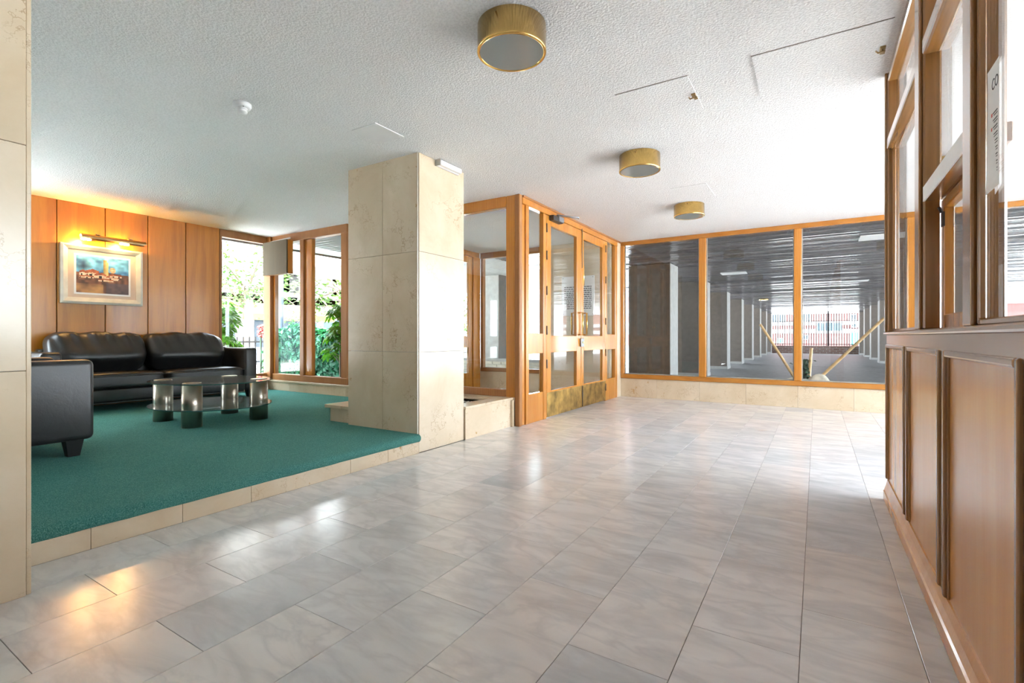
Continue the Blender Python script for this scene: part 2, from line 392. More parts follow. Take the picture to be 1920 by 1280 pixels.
# raised seating platform: carpet over it, marble riser in front
pb = box('floor_platform', -6.94, -2.715, -1.25, 4.31, -0.1, 0.128, 'grout'); tag(pb, 'raised platform under the green carpet', 'platform', kind='structure')
rs = box('trim_1', -2.715, -2.703, -1.2, 2.938, -0.05, 0.125, 'grout'); tag(rs, 'cream marble riser of the platform step', 'riser', kind='structure')
rj = [-0.3, 0.245, 0.855, 1.22, 1.571, 2.26, 2.604, 2.937]
for a, c in zip(rj, rj[1:]): box('slab', -2.705, -2.69, a + 0.001, c - 0.001, 0.0, 0.105, 'cream', rs, 0.001)
b = bmesh.new()
prof = [(-6.93, 0.128), (-6.93, 0.150), (-2.72, 0.151), (-2.692, 0.149), (-2.676, 0.141), (-2.668, 0.127), (-2.670, 0.108), (-2.680, 0.095), (-2.702, 0.090), (-2.702, 0.128)]
ys = [-1.25 + (2.936 + 1.25) * i / 60 for i in range(61)]
rings = []
for y in ys:
    ring = []
    for i, (x, z) in enumerate(prof):
        j = 0.0025 * math.sin(y * 23 + i) + 0.002 * math.sin(y * 61 + 2 * i) if 2 <= i <= 8 else 0
        ring.append(b.verts.new((x + j, y, z + (j * 0.6 if i > 2 else 0))))
    rings.append(ring)
for r0, r1 in zip(rings, rings[1:]):
    for i in range(len(prof)):
        f = b.faces.new((r0[i], r0[(i + 1) % len(prof)], r1[(i + 1) % len(prof)], r1[i])); f.smooth = 2 <= i <= 7
b.faces.new(rings[0]); b.faces.new(rings[-1][::-1])
bx(b, -6.93, -3.84, 2.936, 4.299, 0.128, 0.1495); bx(b, -3.84, -3.532, 2.936, 2.983, 0.128, 0.1495)
cp = obj('carpet', b, 'carpet'); tag(cp, 'teal green carpet covering the raised seating platform', 'carpet')

# big column
co = thing('marble_column', 'free standing cream marble clad column at the platform corner', 'column', (-3.11, 3.23, 0))
box('core', -3.515, -2.72, 2.957, 3.52, 0, HC, 'pale_stone', co)
zz = (0.0, 0.803, 1.611, HC)
for z0, z1 in zip(zz, zz[1:]):
    g = 0.0012
    box('slab', -3.53, -3.105, 2.94, 2.957, z0 + g, z1 - g, 'cream', co, 0.001)
    box('slab', -3.102, -2.714, 2.94, 2.957, z0 + g, z1 - g, 'cream', co, 0.001)
    box('slab', -2.72, -2.70, 2.948, 3.532, z0 + g, z1 - g, 'cream', co, 0.001)
    box('slab', -3.53, -3.515, 2.957, 3.532, z0 + g, z1 - g, 'cream', co, 0.001)
    box('slab', -3.515, -2.72, 3.52, 3.535, z0 + g, z1 - g, 'cream', co, 0.001)
box('corner_strip', -2.713, -2.706, 2.937, 2.944, 0.15, HC, 'silver_gilt', co)

# planter wall round the column foot
pt = thing('stone_planter', 'low cream marble planter box between the column and the glass screen', 'planter', (-3.2, 3.8, 0))
box('front_slab', -2.71, -2.685, 3.537, 4.345, 0, 0.272, 'cream', pt, 0.001)
box('back_slab', -3.84, -2.66, 4.30, 4.33, 0, 0.272, 'cream', pt)
box('side_slab', -3.83, -3.80, 3.0, 4.30, 0.15, 0.272, 'cream', pt, 0.001)
box('side_slab', -3.83, -3.535, 2.985, 3.01, 0.15, 0.272, 'cream', pt, 0.001)
box('coping', -2.86, -2.680, 3.537, 4.345, 0.273, 0.297, 'cream', pt, 0.002)
box('coping', -3.88, -3.66, 2.96, 4.345, 0.273, 0.302, 'cream', pt, 0.002)
box('coping', -3.655, -3.535, 2.96, 3.20, 0.273, 0.302, 'cream', pt, 0.002)
box('coping', -3.655, -2.865, 4.16, 4.345, 0.273, 0.297, 'cream', pt, 0.002)
box('earth_fill', -3.80, -2.72, 3.54, 4.29, 0.05, 0.245, 'soil', pt)
b = bmesh.new()
for i in range(170):
    s = R.uniform(0.012, 0.024); x, y = R.uniform(-3.6, -2.9), R.uniform(3.58, 4.12)
    bb = bmesh.new(); bmesh.ops.create_icosphere(bb, subdivisions=1, radius=s)
    join(b, bb, Matrix.Translation((x, y, 0.252)) @ Matrix.Rotation(R.uniform(0, 6), 4, 'Z') @ Matrix.Diagonal((1, 0.75, 0.6, 1)))
tag(obj('pebble_bed', b, 'pebble'), 'pale pebbles filling the low marble planter', 'pebbles', kind='stuff')

# ---- sofa corner windows
def window(name, label): return thing(name, label, 'window', (0, 0, 0), kind='structure')
wa_ = window('window_1', 'narrow wood framed window beside the oak wall'); wa_.location = (-6.95, 3.95, 0.3)
box('sill_wall', -7.05, -6.93, 3.60, 4.40, 0.0, 0.30, 'cream', wa_)
box('bottom_rail', -7.0, -6.92, 3.60, 4.27, 0.30, 0.39, 'wood_win', wa_, 0.004)
box('top_rail', -7.0, -6.92, 3.60, 4.27, 2.30, HC, 'wood_win', wa_, 0.004)
box('jamb', -7.0, -6.92, 3.60, 3.63, 0.39, 2.30, 'wood_win', wa_, 0.003)
box('pane', -6.966, -6.962, 3.63, 4.26, 0.39, 2.30, 'glass', wa_)
wb = window('window_2', 'wide wood framed garden window between sofa and column'); wb.location = (-6.05, 4.33, 0.3)
box('sill_wall', -6.92, -5.10, 4.32, 4.42, 0.0, 0.272, 'cream', wb)
for a, c in ((-6.93, -6.42), (-6.418, -5.82), (-5.818, -5.22), (-5.218, -4.6)): box('slab', a, c, 4.30, 4.32, 0.15, 0.272, 'cream', wb, 0.001)
box('stone_sill', -6.93, -4.6, 4.285, 4.40, 0.273, 0.298, 'cream', wb, 0.002)
box('corner_post', -7.0, -6.83, 4.27, 4.40, 0.30, HC, 'wood_win', wb, 0.004)
box('bottom_rail', -6.83, -5.19, 4.30, 4.39, 0.299, 0.388, 'wood_win', wb, 0.005)
box('top_rail', -6.83, -5.19, 4.30, 4.39, 2.285, HC, 'wood_win', wb, 0.005)
box('mullion', -6.175, -6.09, 4.30, 4.39, 0.388, 2.285, 'wood_win', wb, 0.004)
box('casement_stile', -6.088, -5.94, 4.325, 4.385, 0.388, 2.285, 'wood_door', wb, 0.006)
box('jamb', -5.31, -5.19, 4.30, 4.39, 0.388, 2.285, 'wood_win', wb, 0.006)
box('casement_bead', -6.83, -6.79, 4.32, 4.38, 0.388, 2.285, 'wood_door', wb, 0.003)
box('pane', -6.79, -6.175, 4.353, 4.357, 0.388, 2.285, 'glass', wb)
box('pane', -5.94, -5.31, 4.353, 4.357, 0.388, 2.285, 'glass', wb)
bd = thing('blind_box', 'wooden box hung at the top of the garden window corner', 'box', (-6.58, 4.24, 1.82))
box('front_board', -6.90, -6.325, 4.20, 4.22, 1.822, 2.30, 'wood_box', bd, 0.003)
box('end_board', -6.345, -6.325, 4.22, 4.30, 1.822, 2.30, 'wood_door', bd, 0.002)
box('bottom_board', -6.90, -6.345, 4.22, 4.30, 1.822, 1.84, 'wood_win', bd)
tube_b = bmesh.new(); tube(tube_b, [(-6.85, 4.255, 2.305), (-6.33, 4.255, 2.325)], 0.012, 8); obj('roller', tube_b, 'white', bd)

# ---- entrance vestibule: framed glass, doors
def glazed_leaf(root, xf, side, y0, y1, o0, o1, name, top=2.31, kick=True, gtop=2.20):
    """a door leaf in the plane X = xf (front face), opening o0..o1"""
    d = 0.045; xa, xb = (xf - d, xf) if side > 0 else (xf, xf + d)
    lf = thing(name, '', '', (xf, (y0 + y1) / 2, 0)); del lf['label']; del lf['category']
    lf.parent = root; lf.location = Vector((xf, (y0 + y1) / 2, 0)) - base_of(root)
    q = 0.004
    box('stile', xa, xb, y0, o0, 0.012, top, 'wood_door', lf, q); box('stile', xa, xb, o1, y1, 0.012, top, 'wood_door', lf, q)
    box('top_rail', xa, xb, o0, o1, gtop, top, 'wood_door', lf, q); box('middle_rail', xa, xb, o0, o1, 0.745, 0.94, 'wood_door', lf, q)
    box('bottom_rail', xa, xb, o0, o1, 0.012, 0.31, 'wood_door', lf, q)
    xm = (xa + xb) / 2
    box('pane', xm - 0.002, xm + 0.002, o0, o1, 0.94, gtop, 'glass', lf); box('pane', xm - 0.002, xm + 0.002, o0, o1, 0.31, 0.745, 'glass', lf)
    if kick:
        kx = (xb, xb + 0.003) if side > 0 else (xa - 0.003, xa)
        box('kick_plate', kx[0], kx[1], y0 + 0.003, y1 - 0.003, 0.014, 0.292, 'kick', lf)
    return lf
def pull_handle(parent, x, y, z0, z1, s):
    b = bmesh.new()
    tube(b, [(x, y, z0), (x + s * 0.055, y, z0), (x + s * 0.055, y, z1), (x, y, z1)], 0.011, 8); obj('pull_handle', b, 'brass', parent)
XD = -2.60
ds = thing('door_1', 'varnished wood and glass entrance doors with brass kick plates', 'doors', (XD, 5.9, 0), kind='structure')
box('corner_post', -2.772, -2.615, 4.35, 4.475, 0, HC, 'wood_door', ds, 0.006)
box('post_bead', -2.66, -2.600, 4.342, 4.40, 0, HC, 'wood_win', ds, 0.006)
box('jamb', -2.655, XD, 4.475, 4.54, 0, HC, 'wood_door', ds, 0.004)
box('head_rail', -2.66, XD + 0.004, 4.40, 7.26, 2.312, HC, 'wood_door', ds, 0.004)
box('head_moulding', -2.60, XD + 0.014, 4.40, 7.42, 2.378, HC, 'wood_win', ds, 0.003)
# fixed side light by the corner post
for (ya, yb_) in ((4.54, 4.865), (6.835, 7.17)):
    sl = thing('side_light', '', '', (XD, ya, 0)); del sl['label']; del sl['category']; sl.parent = ds; sl.location = Vector((XD, ya, 0)) - base_of(ds)
    box('bottom_panel', -2.648, -2.606, ya, yb_, 0, 0.313, 'wood_door', sl, 0.004)
    box('middle_rail', -2.648, -2.604, ya, yb_, 0.742, 0.965, 'wood_door', sl, 0.004)
    box('pane', -2.636, -2.632, ya, yb_, 0.965, 2.312, 'glass', sl); box('pane', -2.636, -2.632, ya, yb_, 0.313, 0.742, 'glass', sl)
box('post', -2.655, XD, 4.865, 4.936, 0, 2.312, 'wood_door', ds, 0.004)
d1 = glazed_leaf(ds, XD, 1, 4.94, 5.902, 5.05, 5.765, 'door_leaf')
d2 = glazed_leaf(ds, XD, 1, 5.906, 6.765, 5.985, 6.655, 'door_leaf')
box('post', -2.655, XD, 6.769, 6.835, 0, 2.312, 'wood_door', ds, 0.004)
box('jamb', -2.655, XD, 7.17, 7.26, 0, 2.312, 'wood_door', ds, 0.004)
for y, zs in ((4.938, (0.62, 1.0, 1.45, 1.85, 2.16)), (6.767, (0.20, 0.70, 1.15, 1.75, 2.20))):
    for z in zs:
        b = bmesh.new(); tube(b, [(XD + 0.004, y, z - 0.05), (XD + 0.004, y, z + 0.05)], 0.008, 8); obj('hinge', b, 'dark_metal', ds)
box('astragal', -2.602, XD + 0.006, 5.893, 5.915, 0.30, 2.30, 'wood_door', d1, 0.003)
pull_handle(d1, XD, 5.825, 0.955, 1.235, 1); pull_handle(d2, XD, 5.955, 0.955, 1.235, 1)
pull_handle(d1, XD - 0.045, 5.825, 0.955, 1.235, -1); pull_handle(d2, XD - 0.045, 5.955, 0.955, 1.235, -1)
b = bmesh.new(); bx(b, XD, XD + 0.028, 5.85, 5.935, 0.80, 0.905, 0.004); obj('lock_case', b, 'grey_metal', d1)
b = bmesh.new(); tube(b, [(XD + 0.028, 5.895, 0.855), (XD + 0.036, 5.895, 0.855)], 0.014, 12); obj('lock_cylinder', b, 'brass', d1)
b = bmesh.new(); tube(b, [(XD + 0.006, 5.912, 1.82), (XD + 0.006, 5.912, 2.33)], 0.007, 8); obj('top_bolt', b, 'dark_metal', d2)
b = bmesh.new(); tube(b, [(XD + 0.006, 5.93, 0.02), (XD + 0.006, 5.93, 0.29)], 0.007, 8); obj('foot_bolt', b, 'dark_metal', d2)
cl_ = bmesh.new(); bx(cl_, XD, XD + 0.06, 5.0, 5.24, 2.255, 2.315, 0.004); obj('door_closer', cl_, 'dark_metal', d1)
cl_ = bmesh.new(); bx(cl_, XD + 0.005, XD + 0.07, 5.13, 5.25, 2.262, 2.325, 0.004); obj('closer_cap', cl_, 'grey_metal', d1)
cl_ = bmesh.new(); tube(cl_, [(XD + 0.04, 5.12, 2.335), (XD + 0.20, 5.36, 2.338), (XD + 0.205, 5.37, 2.325)], 0.010, 8); obj('closer_arm', cl_, 'grey_metal', d1)
b = bmesh.new(); tube(b, [(XD - 0.02, 6.02, 1.60), (XD - 0.02, 6.02, 1.86)], 0.014, 8); obj('letter_tube', b, 'brass', d2)
tag(box('trim_2', -2.66, -2.602, 7.262, 7.43, 0, HC - 0.022, 'cream', None, 0.002), 'cream marble strip between the doors and far window', 'trim', kind='structure')

# glass screen between planter and vestibule (faces the seating platform)
gs = thing('window_3', 'wood framed glass screen above the marble planter', 'window', (-3.7, 4.37, 0.3), kind='structure')
box('bottom_rail', -5.05, -2.772, 4.345, 4.42, 0.297, 0.372, 'wood_win', gs, 0.005)
box('top_rail', -5.05, -2.772, 4.345, 4.42, 2.285, HC, 'wood_door', gs, 0.006)
box('post', -3.95, -3.85, 4.345, 4.42, 0.372, 2.285, 'wood_door', gs, 0.004)
box('pane', -3.85, -2.772, 4.382, 4.386, 0.372, 2.285, 'glass', gs); box('pane', -5.05, -3.95, 4.382, 4.386, 0.372, 2.285, 'glass', gs)
tag(box('wall_screen_base', -5.19, -2.66, 4.345, 4.42, 0.0, 0.297, 'cream'), 'low marble wall under the glass screen', 'wall', kind='structure')
# vestibule shell
tag(box('floor_vestibule', -5.2, -2.69, 4.42, 7.43, -0.12, 0.0, 'floor'), 'marble floor of the glazed entrance vestibule', 'floor', kind='structure')
tag(box('wall_vestibule', -3.68, -2.66, 7.10, 7.43, 0, HC, 'cream'), 'cream marble end wall inside the vestibule', 'wall', kind='structure')
gv = thing('window_4', 'wood framed glass end of the vestibule seen through the doors', 'window', (-4.4, 7.1, 0.3), kind='structure')
box('sill_wall', -5.1, -3.68, 7.11, 7.2, 0, 0.326, 'cream', gv)
box('bottom_rail', -5.05, -3.68, 7.08, 7.16, 0.326, 0.39, 'wood_win', gv, 0.004); box('top_rail', -5.05, -3.68, 7.08, 7.16, 2.30, HC, 'wood_win', gv, 0.004)
box('jamb', -5.04, -4.99, 7.08, 7.16, 0.39, 2.30, 'wood_win', gv, 0.004); box('jamb', -3.72, -3.68, 7.08, 7.16, 0.39, 2.30, 'wood_win', gv, 0.004)
box('pane', -4.99, -3.72, 7.118, 7.122, 0.39, 2.30, 'glass', gv)
do = thing('door_2', 'outer wood and glass street doors at the back of the vestibule', 'doors', (-5.09, 5.7, 0), kind='structure')
box('head_rail', -5.13, -5.06, 4.42, 7.08, 2.312, HC, 'wood_door', do, 0.004)
for y in (4.42, 4.86, 6.90): box('post', -5.13, -5.06, y, y + (0.20 if y > 6 else 0.06), 0, 2.312, 'wood_door', do, 0.004)
glazed_leaf(do, -5.085, 1, 4.925, 5.905, 5.035, 5.80, 'door_leaf', kick=False); glazed_leaf(do, -5.085, 1, 5.91, 6.895, 6.02, 6.79, 'door_leaf', kick=False)
# notice plaque
pq = thing('notice_plaque', 'pale notice board with rows of dark lines on the vestibule wall', 'sign', (-3.17, 7.095, 1.255))
box('board', -3.455, -2.90, 7.078, 7.088, 1.255, 1.875, 'white', pq, 0.002)
b = bmesh.new()
for i in range(12):
    z = 1.70 - i * 0.0305
    x = -3.41
    while x < -2.95:
        l = R.uniform(0.02, 0.055); bx(b, x, min(x + l, -2.945), 7.0765, 7.078, z, z + 0.0125); x += l + 0.009
obj('lettering', b, 'ink', pq)
for x in (-3.43, -2.925):
    for z in (1.28, 1.85): b = bmesh.new(); tube(b, [(x, 7.079, z), (x, 7.074, z)], 0.006, 8); obj('fixing_screw', b, 'dark_metal', pq)

# ---- far window wall
YF = 7.43
fb = box('wall_far', -2.69, 4.3, 7.445, 7.53, -0.1, 0.285, 'grout'); tag(fb, 'cream marble dado under the far windows', 'wall', kind='structure')
xs = [-2.602, -2.046, -1.434, -0.827, -0.211, 0.392, 0.995, 1.60, 2.2, 2.8, 3.4, 4.3]
for a, c in zip(xs, xs[1:]): box('slab', a + 0.001, c - 0.001, YF, 7.446, 0.0, 0.284, 'cream', fb, 0.001)
fw = thing('window_5', 'long wood framed window facing the dark colonnade', 'window', (0.0, 7.45, 0.285), kind='structure')
box('bottom_rail', -2.60, 4.3, 7.405, 7.50, 0.286, 0.352, 'wood_rail', fw, 0.006)
box('top_rail', -2.60, 4.3, 7.405, 7.50, 2.338, HC, 'wood_rail', fw, 0.006)
mull = [(-2.60, -2.548), (-1.44, -1.342), (-0.255, -0.168), (0.909, 1.003), (2.08, 2.17), (3.2, 3.29), (4.2, 4.3)]
for a, c in mull: box('mullion', a, c, 7.405, 7.50, 0.352, 2.338, 'wood_door', fw, 0.006)
for (a, b1), (b2, c) in zip(mull, mull[1:]):
    box('pane', b1, b2, 7.448, 7.452, 0.352, 2.338, 'glass', fw)
    b = bmesh.new(); bx(b, b1, b2, 7.455, 7.466, 0.352, 0.366); bx(b, b1, b1 + 0.013, 7.455, 7.466, 0.366, 2.338); bx(b, b2 - 0.013, b2, 7.455, 7.466, 0.366, 2.338); obj('glazing_bead', b, 'pale_stone', fw)

# ---- sides of the lobby outside the picture: glazed fronts that let the daylight in
wr = box('wall_right', 4.30, 4.42, -3.6, 7.53, 0, 0.92, 'plaster'); tag(wr, 'plaster parapet below the side windows of the back office', 'wall', kind='structure')
ws = thing('window_6', 'row of side windows behind the reception counter', 'window', (4.3, 2.0, 0.92), kind='structure')
box('bottom_rail', 4.30, 4.38, 0.8, 7.5, 0.92, 0.98, 'wood_door', ws); box('top_rail', 4.30, 4.38, 0.8, 7.5, 2.34, HC, 'wood_door', ws)
box('wall_piece', 4.30, 4.42, -3.6, 0.8, 0.92, HC, 'plaster', wr)
for y in (0.8, 3.0, 5.2, 7.42): box('mullion', 4.30, 4.38, y, y + 0.08, 0.98, 2.34, 'wood_door', ws)
wk = box('wall_back', -3.1, 3.9, -3.72, -3.6, 0, HC, 'plaster'); tag(wk, 'plaster wall closing the lobby behind the viewer', 'wall', kind='structure')
box('wall_piece', 3.9, 4.3, -3.72, -3.6, 0, HC, 'plaster', wk); box('wall_piece', -3.1, -2.98, -3.6, -0.9, 0, HC, 'plaster', wk)

# ================================================================== RECEPTION COUNTER SCREEN
XC = 0.335
rc = thing('reception_counter', 'long panelled wooden reception counter with glazed upper screen on the right', 'counter', (0.38, 1.0, 0))
YE = 3.492
box('core', 0.352, 0.44, -2.2, YE - 0.004, 0.0, 0.93, 'wood_counter', rc)
box('plinth', 0.322, 0.352, -2.2, YE + 0.012, 0.0, 0.058, 'wood_field', rc, 0.006)
b = bmesh.new()                                                     # base moulding, sloping ledge
for p in ((0,),):
    poly = [(0.326, 0.062), (0.352, 0.062), (0.352, 0.122), (0.340, 0.118), (0.334, 0.088)]
    lo = [b.verts.new((x, -2.2, z)) for x, z in poly]; hi = [b.verts.new((x, YE, z)) for x, z in poly]
    b.faces.new(lo); b.faces.new(hi[::-1])
    for i in range(5): b.faces.new((lo[i], lo[(i + 1) % 5], hi[(i + 1) % 5], hi[i]))
obj('base_moulding', b, 'wood_field', rc)
box('top_band', 0.337, 0.352, -2.2, YE, 0.872, 0.935, 'wood_counter_y', rc, 0.002)
PIT = 0.745
for k in range(7):
    y1 = 3.475 - PIT * k; y0 = y1 - 0.635
    pn = thing('panel', '', '', (XC, (y0 + y1) / 2, 0.12)); del pn['label']; del pn['category']; pn.parent = rc; pn.location = Vector((XC, (y0 + y1) / 2, 0.12)) - base_of(rc)
    box('field', 0.345, 0.352, y0, y1, 0.12, 0.875, 'wood_field', pn)
    w_ = 0.024
    for (a, c, z0, z1, mt) in ((y1, y1 + w_, 0.122, 0.884, 'wood_counter'), (y0 - w_, y0, 0.122, 0.884, 'wood_counter'), (y0, y1, 0.862, 0.884, 'wood_counter_y')):
        b = bmesh.new(); bx(b, 0.330, 0.352, a, c, z0, z1, 0.007, 3)
        if a != y0: bx(b, 0.3385, 0.350, a - 0.008, c + 0.008, z0, z1 - 0.004, 0.003)
        obj('moulding', b, mt, pn)
    if k < 6: box('stile', 0.340, 0.352, y0 - (PIT - 0.635) + w_ + 0.001, y0 - w_ - 0.001, 0.12, 0.872, 'wood_counter', rc, 0.001)
# glazed screen
box('window_sill', 0.322, 0.43, -2.2, YE + 0.004, 0.9355, 0.953, 'wood_counter_y', rc, 0.005)
posts = [(3.43, 3.49), (2.35, 2.475), (1.622, 1.732), (0.55, 0.66), (-0.65, -0.54), (-2.2, -2.09)]
for a, c in posts:
    box('post', XC, 0.388, a, c, 0.953, HC, 'wood_counter', rc, 0.006)
    b = bmesh.new(); bx(b, 0.324, XC + 0.001, a + (c - a) * 0.12, c - (c - a) * 0.12, 0.953, HC, 0.005, 2); obj('post_bead', b, 'wood_counter', rc)
for i, ((a, _), (_, c)) in enumerate(zip(posts, posts[1:])):
    y0, y1 = c, a
    box('top_rail', XC, 0.388, y0, y1, 2.345, HC, 'wood_counter_y', rc, 0.006)
    box('transom', 0.330, 0.388, y0, y1, 1.965, 2.025, 'wood_counter_y', rc, 0.010, 2)
    gx = 0.372 if i != 2 else 0.350
    box('pane', gx, gx + 0.003, y0, y1, 2.025, 2.345, 'glass', rc)
    if i == 1:
        box('middle_rail', 0.338, 0.425, y0, y1, 1.425, 1.475, 'wood_counter_y', rc, 0.003)
        box('rail_sheen', 0.334, 0.339, y0, y1, 1.425, 1.478, 'white', rc)  # white strip paints the grazing reflection on the rail front
        box('pane', gx, gx + 0.003, y0, y1, 1.475, 1.965, 'glass', rc)
        sh = thing('hatch_sash', '', '', (0.4, (y0 + y1) / 2, 0.95)); del sh['label']; del sh['category']; sh.parent = rc; sh.location = Vector((0.4, (y0 + y1) / 2, 0.95)) - base_of(rc)
        box('stile', 0.385, 0.415, y1 - 0.05, y1 - 0.004, 0.955, 1.42, 'wood_door', sh, 0.003); box('stile', 0.385, 0.415, y0 + 0.004, y0 + 0.05, 0.955, 1.42, 'wood_door', sh, 0.003)
        box('bottom_rail', 0.385, 0.415, y0 + 0.05, y1 - 0.05, 0.955, 1.005, 'wood_door', sh, 0.003); box('top_rail', 0.385, 0.415, y0 + 0.05, y1 - 0.05, 1.385, 1.42, 'wood_door', sh, 0.003)
        box('pane', 0.398, 0.401, y0 + 0.05, y1 - 0.05, 1.005, 1.385, 'glass', sh)
        b = bmesh.new(); bx(b, 0.38, 0.386, y1 - 0.06, y1 - 0.03, 1.32, 1.37); tube(b, [(0.38, y1 - 0.045, 1.37), (0.372, y1 - 0.045, 1.39)], 0.005, 6); obj('catch', b, 'dark_metal', sh)
    else:
        box('pane', gx, gx + 0.003, y0, y1, 0.965, 1.965, 'glass', rc)
        box('glass_bead', gx - 0.016, gx - 0.001, y0, y1, 0.953, 0.968, 'wood_counter_y', rc, 0.003)
        for yy in ((y1 - 0.012, y1), (y0, y0 + 0.012)): box('glass_bead', gx - 0.016, gx - 0.001, yy[0], yy[1], 0.968, 1.965, 'wood_counter', rc, 0.003)
# paper notice taped on the glass
pn_ = thing('paper_notice', 'white paper notice taped to the counter glass beside the post', 'notice', (0.348, 1.557, 1.27))
b = bmesh.new(); N = 12; rr = []
for i in range(N + 1):
    t = i / N; z = 1.268 + 0.287 * t
    cur = 0.006 * (1 - t) ** 2
    rr.append([b.verts.new((0.3475 - cur, 1.602 - 0.012 * (1 - t), z - 0.006 * (1 - t))), b.verts.new((0.3475, 1.514, z))])
    rr[-1] += [b.verts.new((0.3479 - cur, 1.602 - 0.012 * (1 - t), z - 0.006 * (1 - t))), b.verts.new((0.3479, 1.514, z))]
for p, q in zip(rr, rr[1:]):
    for a, c in ((0, 1), (1, 3), (3, 2), (2, 0)): b.faces.new((p[a], p[c], q[c], q[a]))
b.faces.new((rr[0][0], rr[0][1], rr[0][3], rr[0][2])); b.faces.new((rr[-1][0], rr[-1][1], rr[-1][3], rr[-1][2]))
obj('sheet', b, 'paper', pn_)
def lettering(txt, size, mtx, mat, parent, name='lettering'):
    cu = bpy.data.curves.new('t', 'FONT'); cu.body = txt; cu.size = size; cu.extrude = 0.0002
    to = bpy.data.objects.new('t', cu); COL.objects.link(to)
    dg = bpy.context.evaluated_depsgraph_get(); me = bpy.data.meshes.new_from_object(to.evaluated_get(dg))
    bpy.data.objects.remove(to); b = bmesh.new(); b.from_mesh(me); bpy.data.meshes.remove(me)
    for v in b.verts: v.co = mtx @ v.co
    return obj(name, b, mat, parent, recalc=False)
mt = Matrix(((0, 0, -1, 0.3470), (-1, 0, 0, 1.566), (0, 1, 0, 1.497), (0, 0, 0, 1)))
lettering('CO', 0.036, mt @ Matrix.Diagonal((0.9, 1.0, 1, 1)), 'ink', pn_)
b = bmesh.new()
for i in range(9):
    z = 1.44 - i * 0.0165
    bx(b, 0.3466, 0.3470, 1.522, 1.555, z, z + 0.0025); bx(b, 0.3466, 0.3470, 1.522, 1.548, z - 0.006, z - 0.004)
    if i % 2 == 0: b2 = bmesh.new(); bx(b2, 0.3464, 0.3470, 1.560, 1.567, z - 0.004, z + 0.004); obj('red_mark', b2, 'red_ink', pn_)
obj('print_lines', b, 'ink', pn_)

# ================================================================== CEILING FITTINGS
def drum(x, y, label):
    t = thing('ceiling_lamp', label, 'ceiling lamp', (x, y, HC), 'brass drum ceiling lamps')
    b = bmesh.new(); r = 0.162; zb = HC - 0.130
    lathe(b, [(r - 0.004, HC), (r, HC - 0.003), (r, zb + 0.014), (r + 0.002, zb + 0.012), (r + 0.002, zb + 0.002), (r - 0.001, zb), (r - 0.010, zb), (r - 0.012, zb + 0.004), (r - 0.012, HC)], x, y, 64); obj('drum', b, 'brass', t)
    b = bmesh.new(); lathe(b, [(0, zb + 0.003), (r - 0.011, zb + 0.003), (r - 0.011, zb + 0.008), (0, zb + 0.008)], x, y, 48, False); obj('diffuser', b, 'diffuser', t)
    for k in range(3):
        b = bmesh.new(); a = k * 2.1 + 0.6; tube(b, [(x + (r - 0.002) * math.cos(a), y + (r - 0.002) * math.sin(a), HC - 0.02), (x + (r + 0.003) * math.cos(a), y + (r + 0.003) * math.sin(a), HC - 0.02)], 0.004, 6); obj('screw', b, 'antique', t)
drum(-1.232, 1.985, 'brass drum ceiling lamp nearest the camera, the largest in view')
drum(-1.225, 3.945, 'brass drum ceiling lamp, middle one of the row')
drum(-1.215, 5.72, 'brass drum ceiling lamp closest to the far window')
drum(0.95, 5.4, 'brass drum ceiling lamp hidden behind the counter screen')
# smoke detector
t = thing('smoke_detector', 'small white round smoke detector on the ceiling above the platform', 'smoke detector', (-3.09, 1.745, HC))
b = bmesh.new(); lathe(b, [(0, HC), (0.052, HC), (0.053, HC - 0.018), (0.046, HC - 0.030), (0, HC - 0.030)], -3.09, 1.745, 28); obj('base', b, 'white', t)
b = bmesh.new(); lathe(b, [(0, HC - 0.030), (0.030, HC - 0.030), (0.030, HC - 0.036), (0.024, HC - 0.038), (0.024, HC - 0.046), (0.030, HC - 0.048), (0.028, HC - 0.056), (0, HC - 0.058)], -3.09, 1.745, 24); obj('chamber', b, 'white', t)
b = bmesh.new(); lathe(b, [(0, HC - 0.0305), (0.004, HC - 0.0305), (0.004, HC - 0.033), (0, HC - 0.034)], -3.05, 1.73, 8); obj('indicator', b, 'dark_metal', t)
# access plate
t = thing('access_plate', 'smooth white access plate on the ceiling before the column', 'plate', (-2.7, 2.51, HC))
box('cover', -2.822, -2.580, 2.378, 2.655, HC - 0.006, HC, 'white', t, 0.0015)
for x in (-2.80, -2.60):
    for y in (2.40, 2.63): b = bmesh.new(); tube(b, [(x, y, HC - 0.006), (x, y, HC - 0.0075)], 0.004, 8); obj('screw', b, 'white', t)
# hatches
def hatch(x0, x1, y0, y1, label, hook=None, crack=True):
    t = thing('ceiling_hatch', label, 'hatch', ((x0 + x1) / 2, (y0 + y1) / 2, HC), 'plastered ceiling hatches')
    box('panel', x0, x1, y0, y1, HC - 0.0035, HC + 0.0, 'ceil', t, 0.001)
    if crack: box('open_joint', x0 - 0.002, x1 + 0.002, y0 - 0.005, y0 - 0.001, HC - 0.0012, HC, 'bark', t)
    if hook:
        b = bmesh.new(); hx, hy = hook
        bx(b, hx - 0.012, hx + 0.012, hy - 0.05, hy - 0.01, HC - 0.012, HC - 0.0036, 0.001); tube(b, [(hx, hy - 0.03, HC - 0.012), (hx, hy - 0.035, HC - 0.026), (hx - 0.02, hy - 0.04, HC - 0.03), (hx - 0.028, hy - 0.03, HC - 0.014)], 0.004, 6)
        bx(b, hx - 0.008, hx + 0.014, hy + 0.0, hy + 0.03, HC - 0.010, HC - 0.0036, 0.001); obj('latch', b, 'antique', t)
hatch(-1.045, -0.620, 2.88, 3.345, 'plastered ceiling hatch with latch between the two nearer lamps', (-0.635, 3.15))
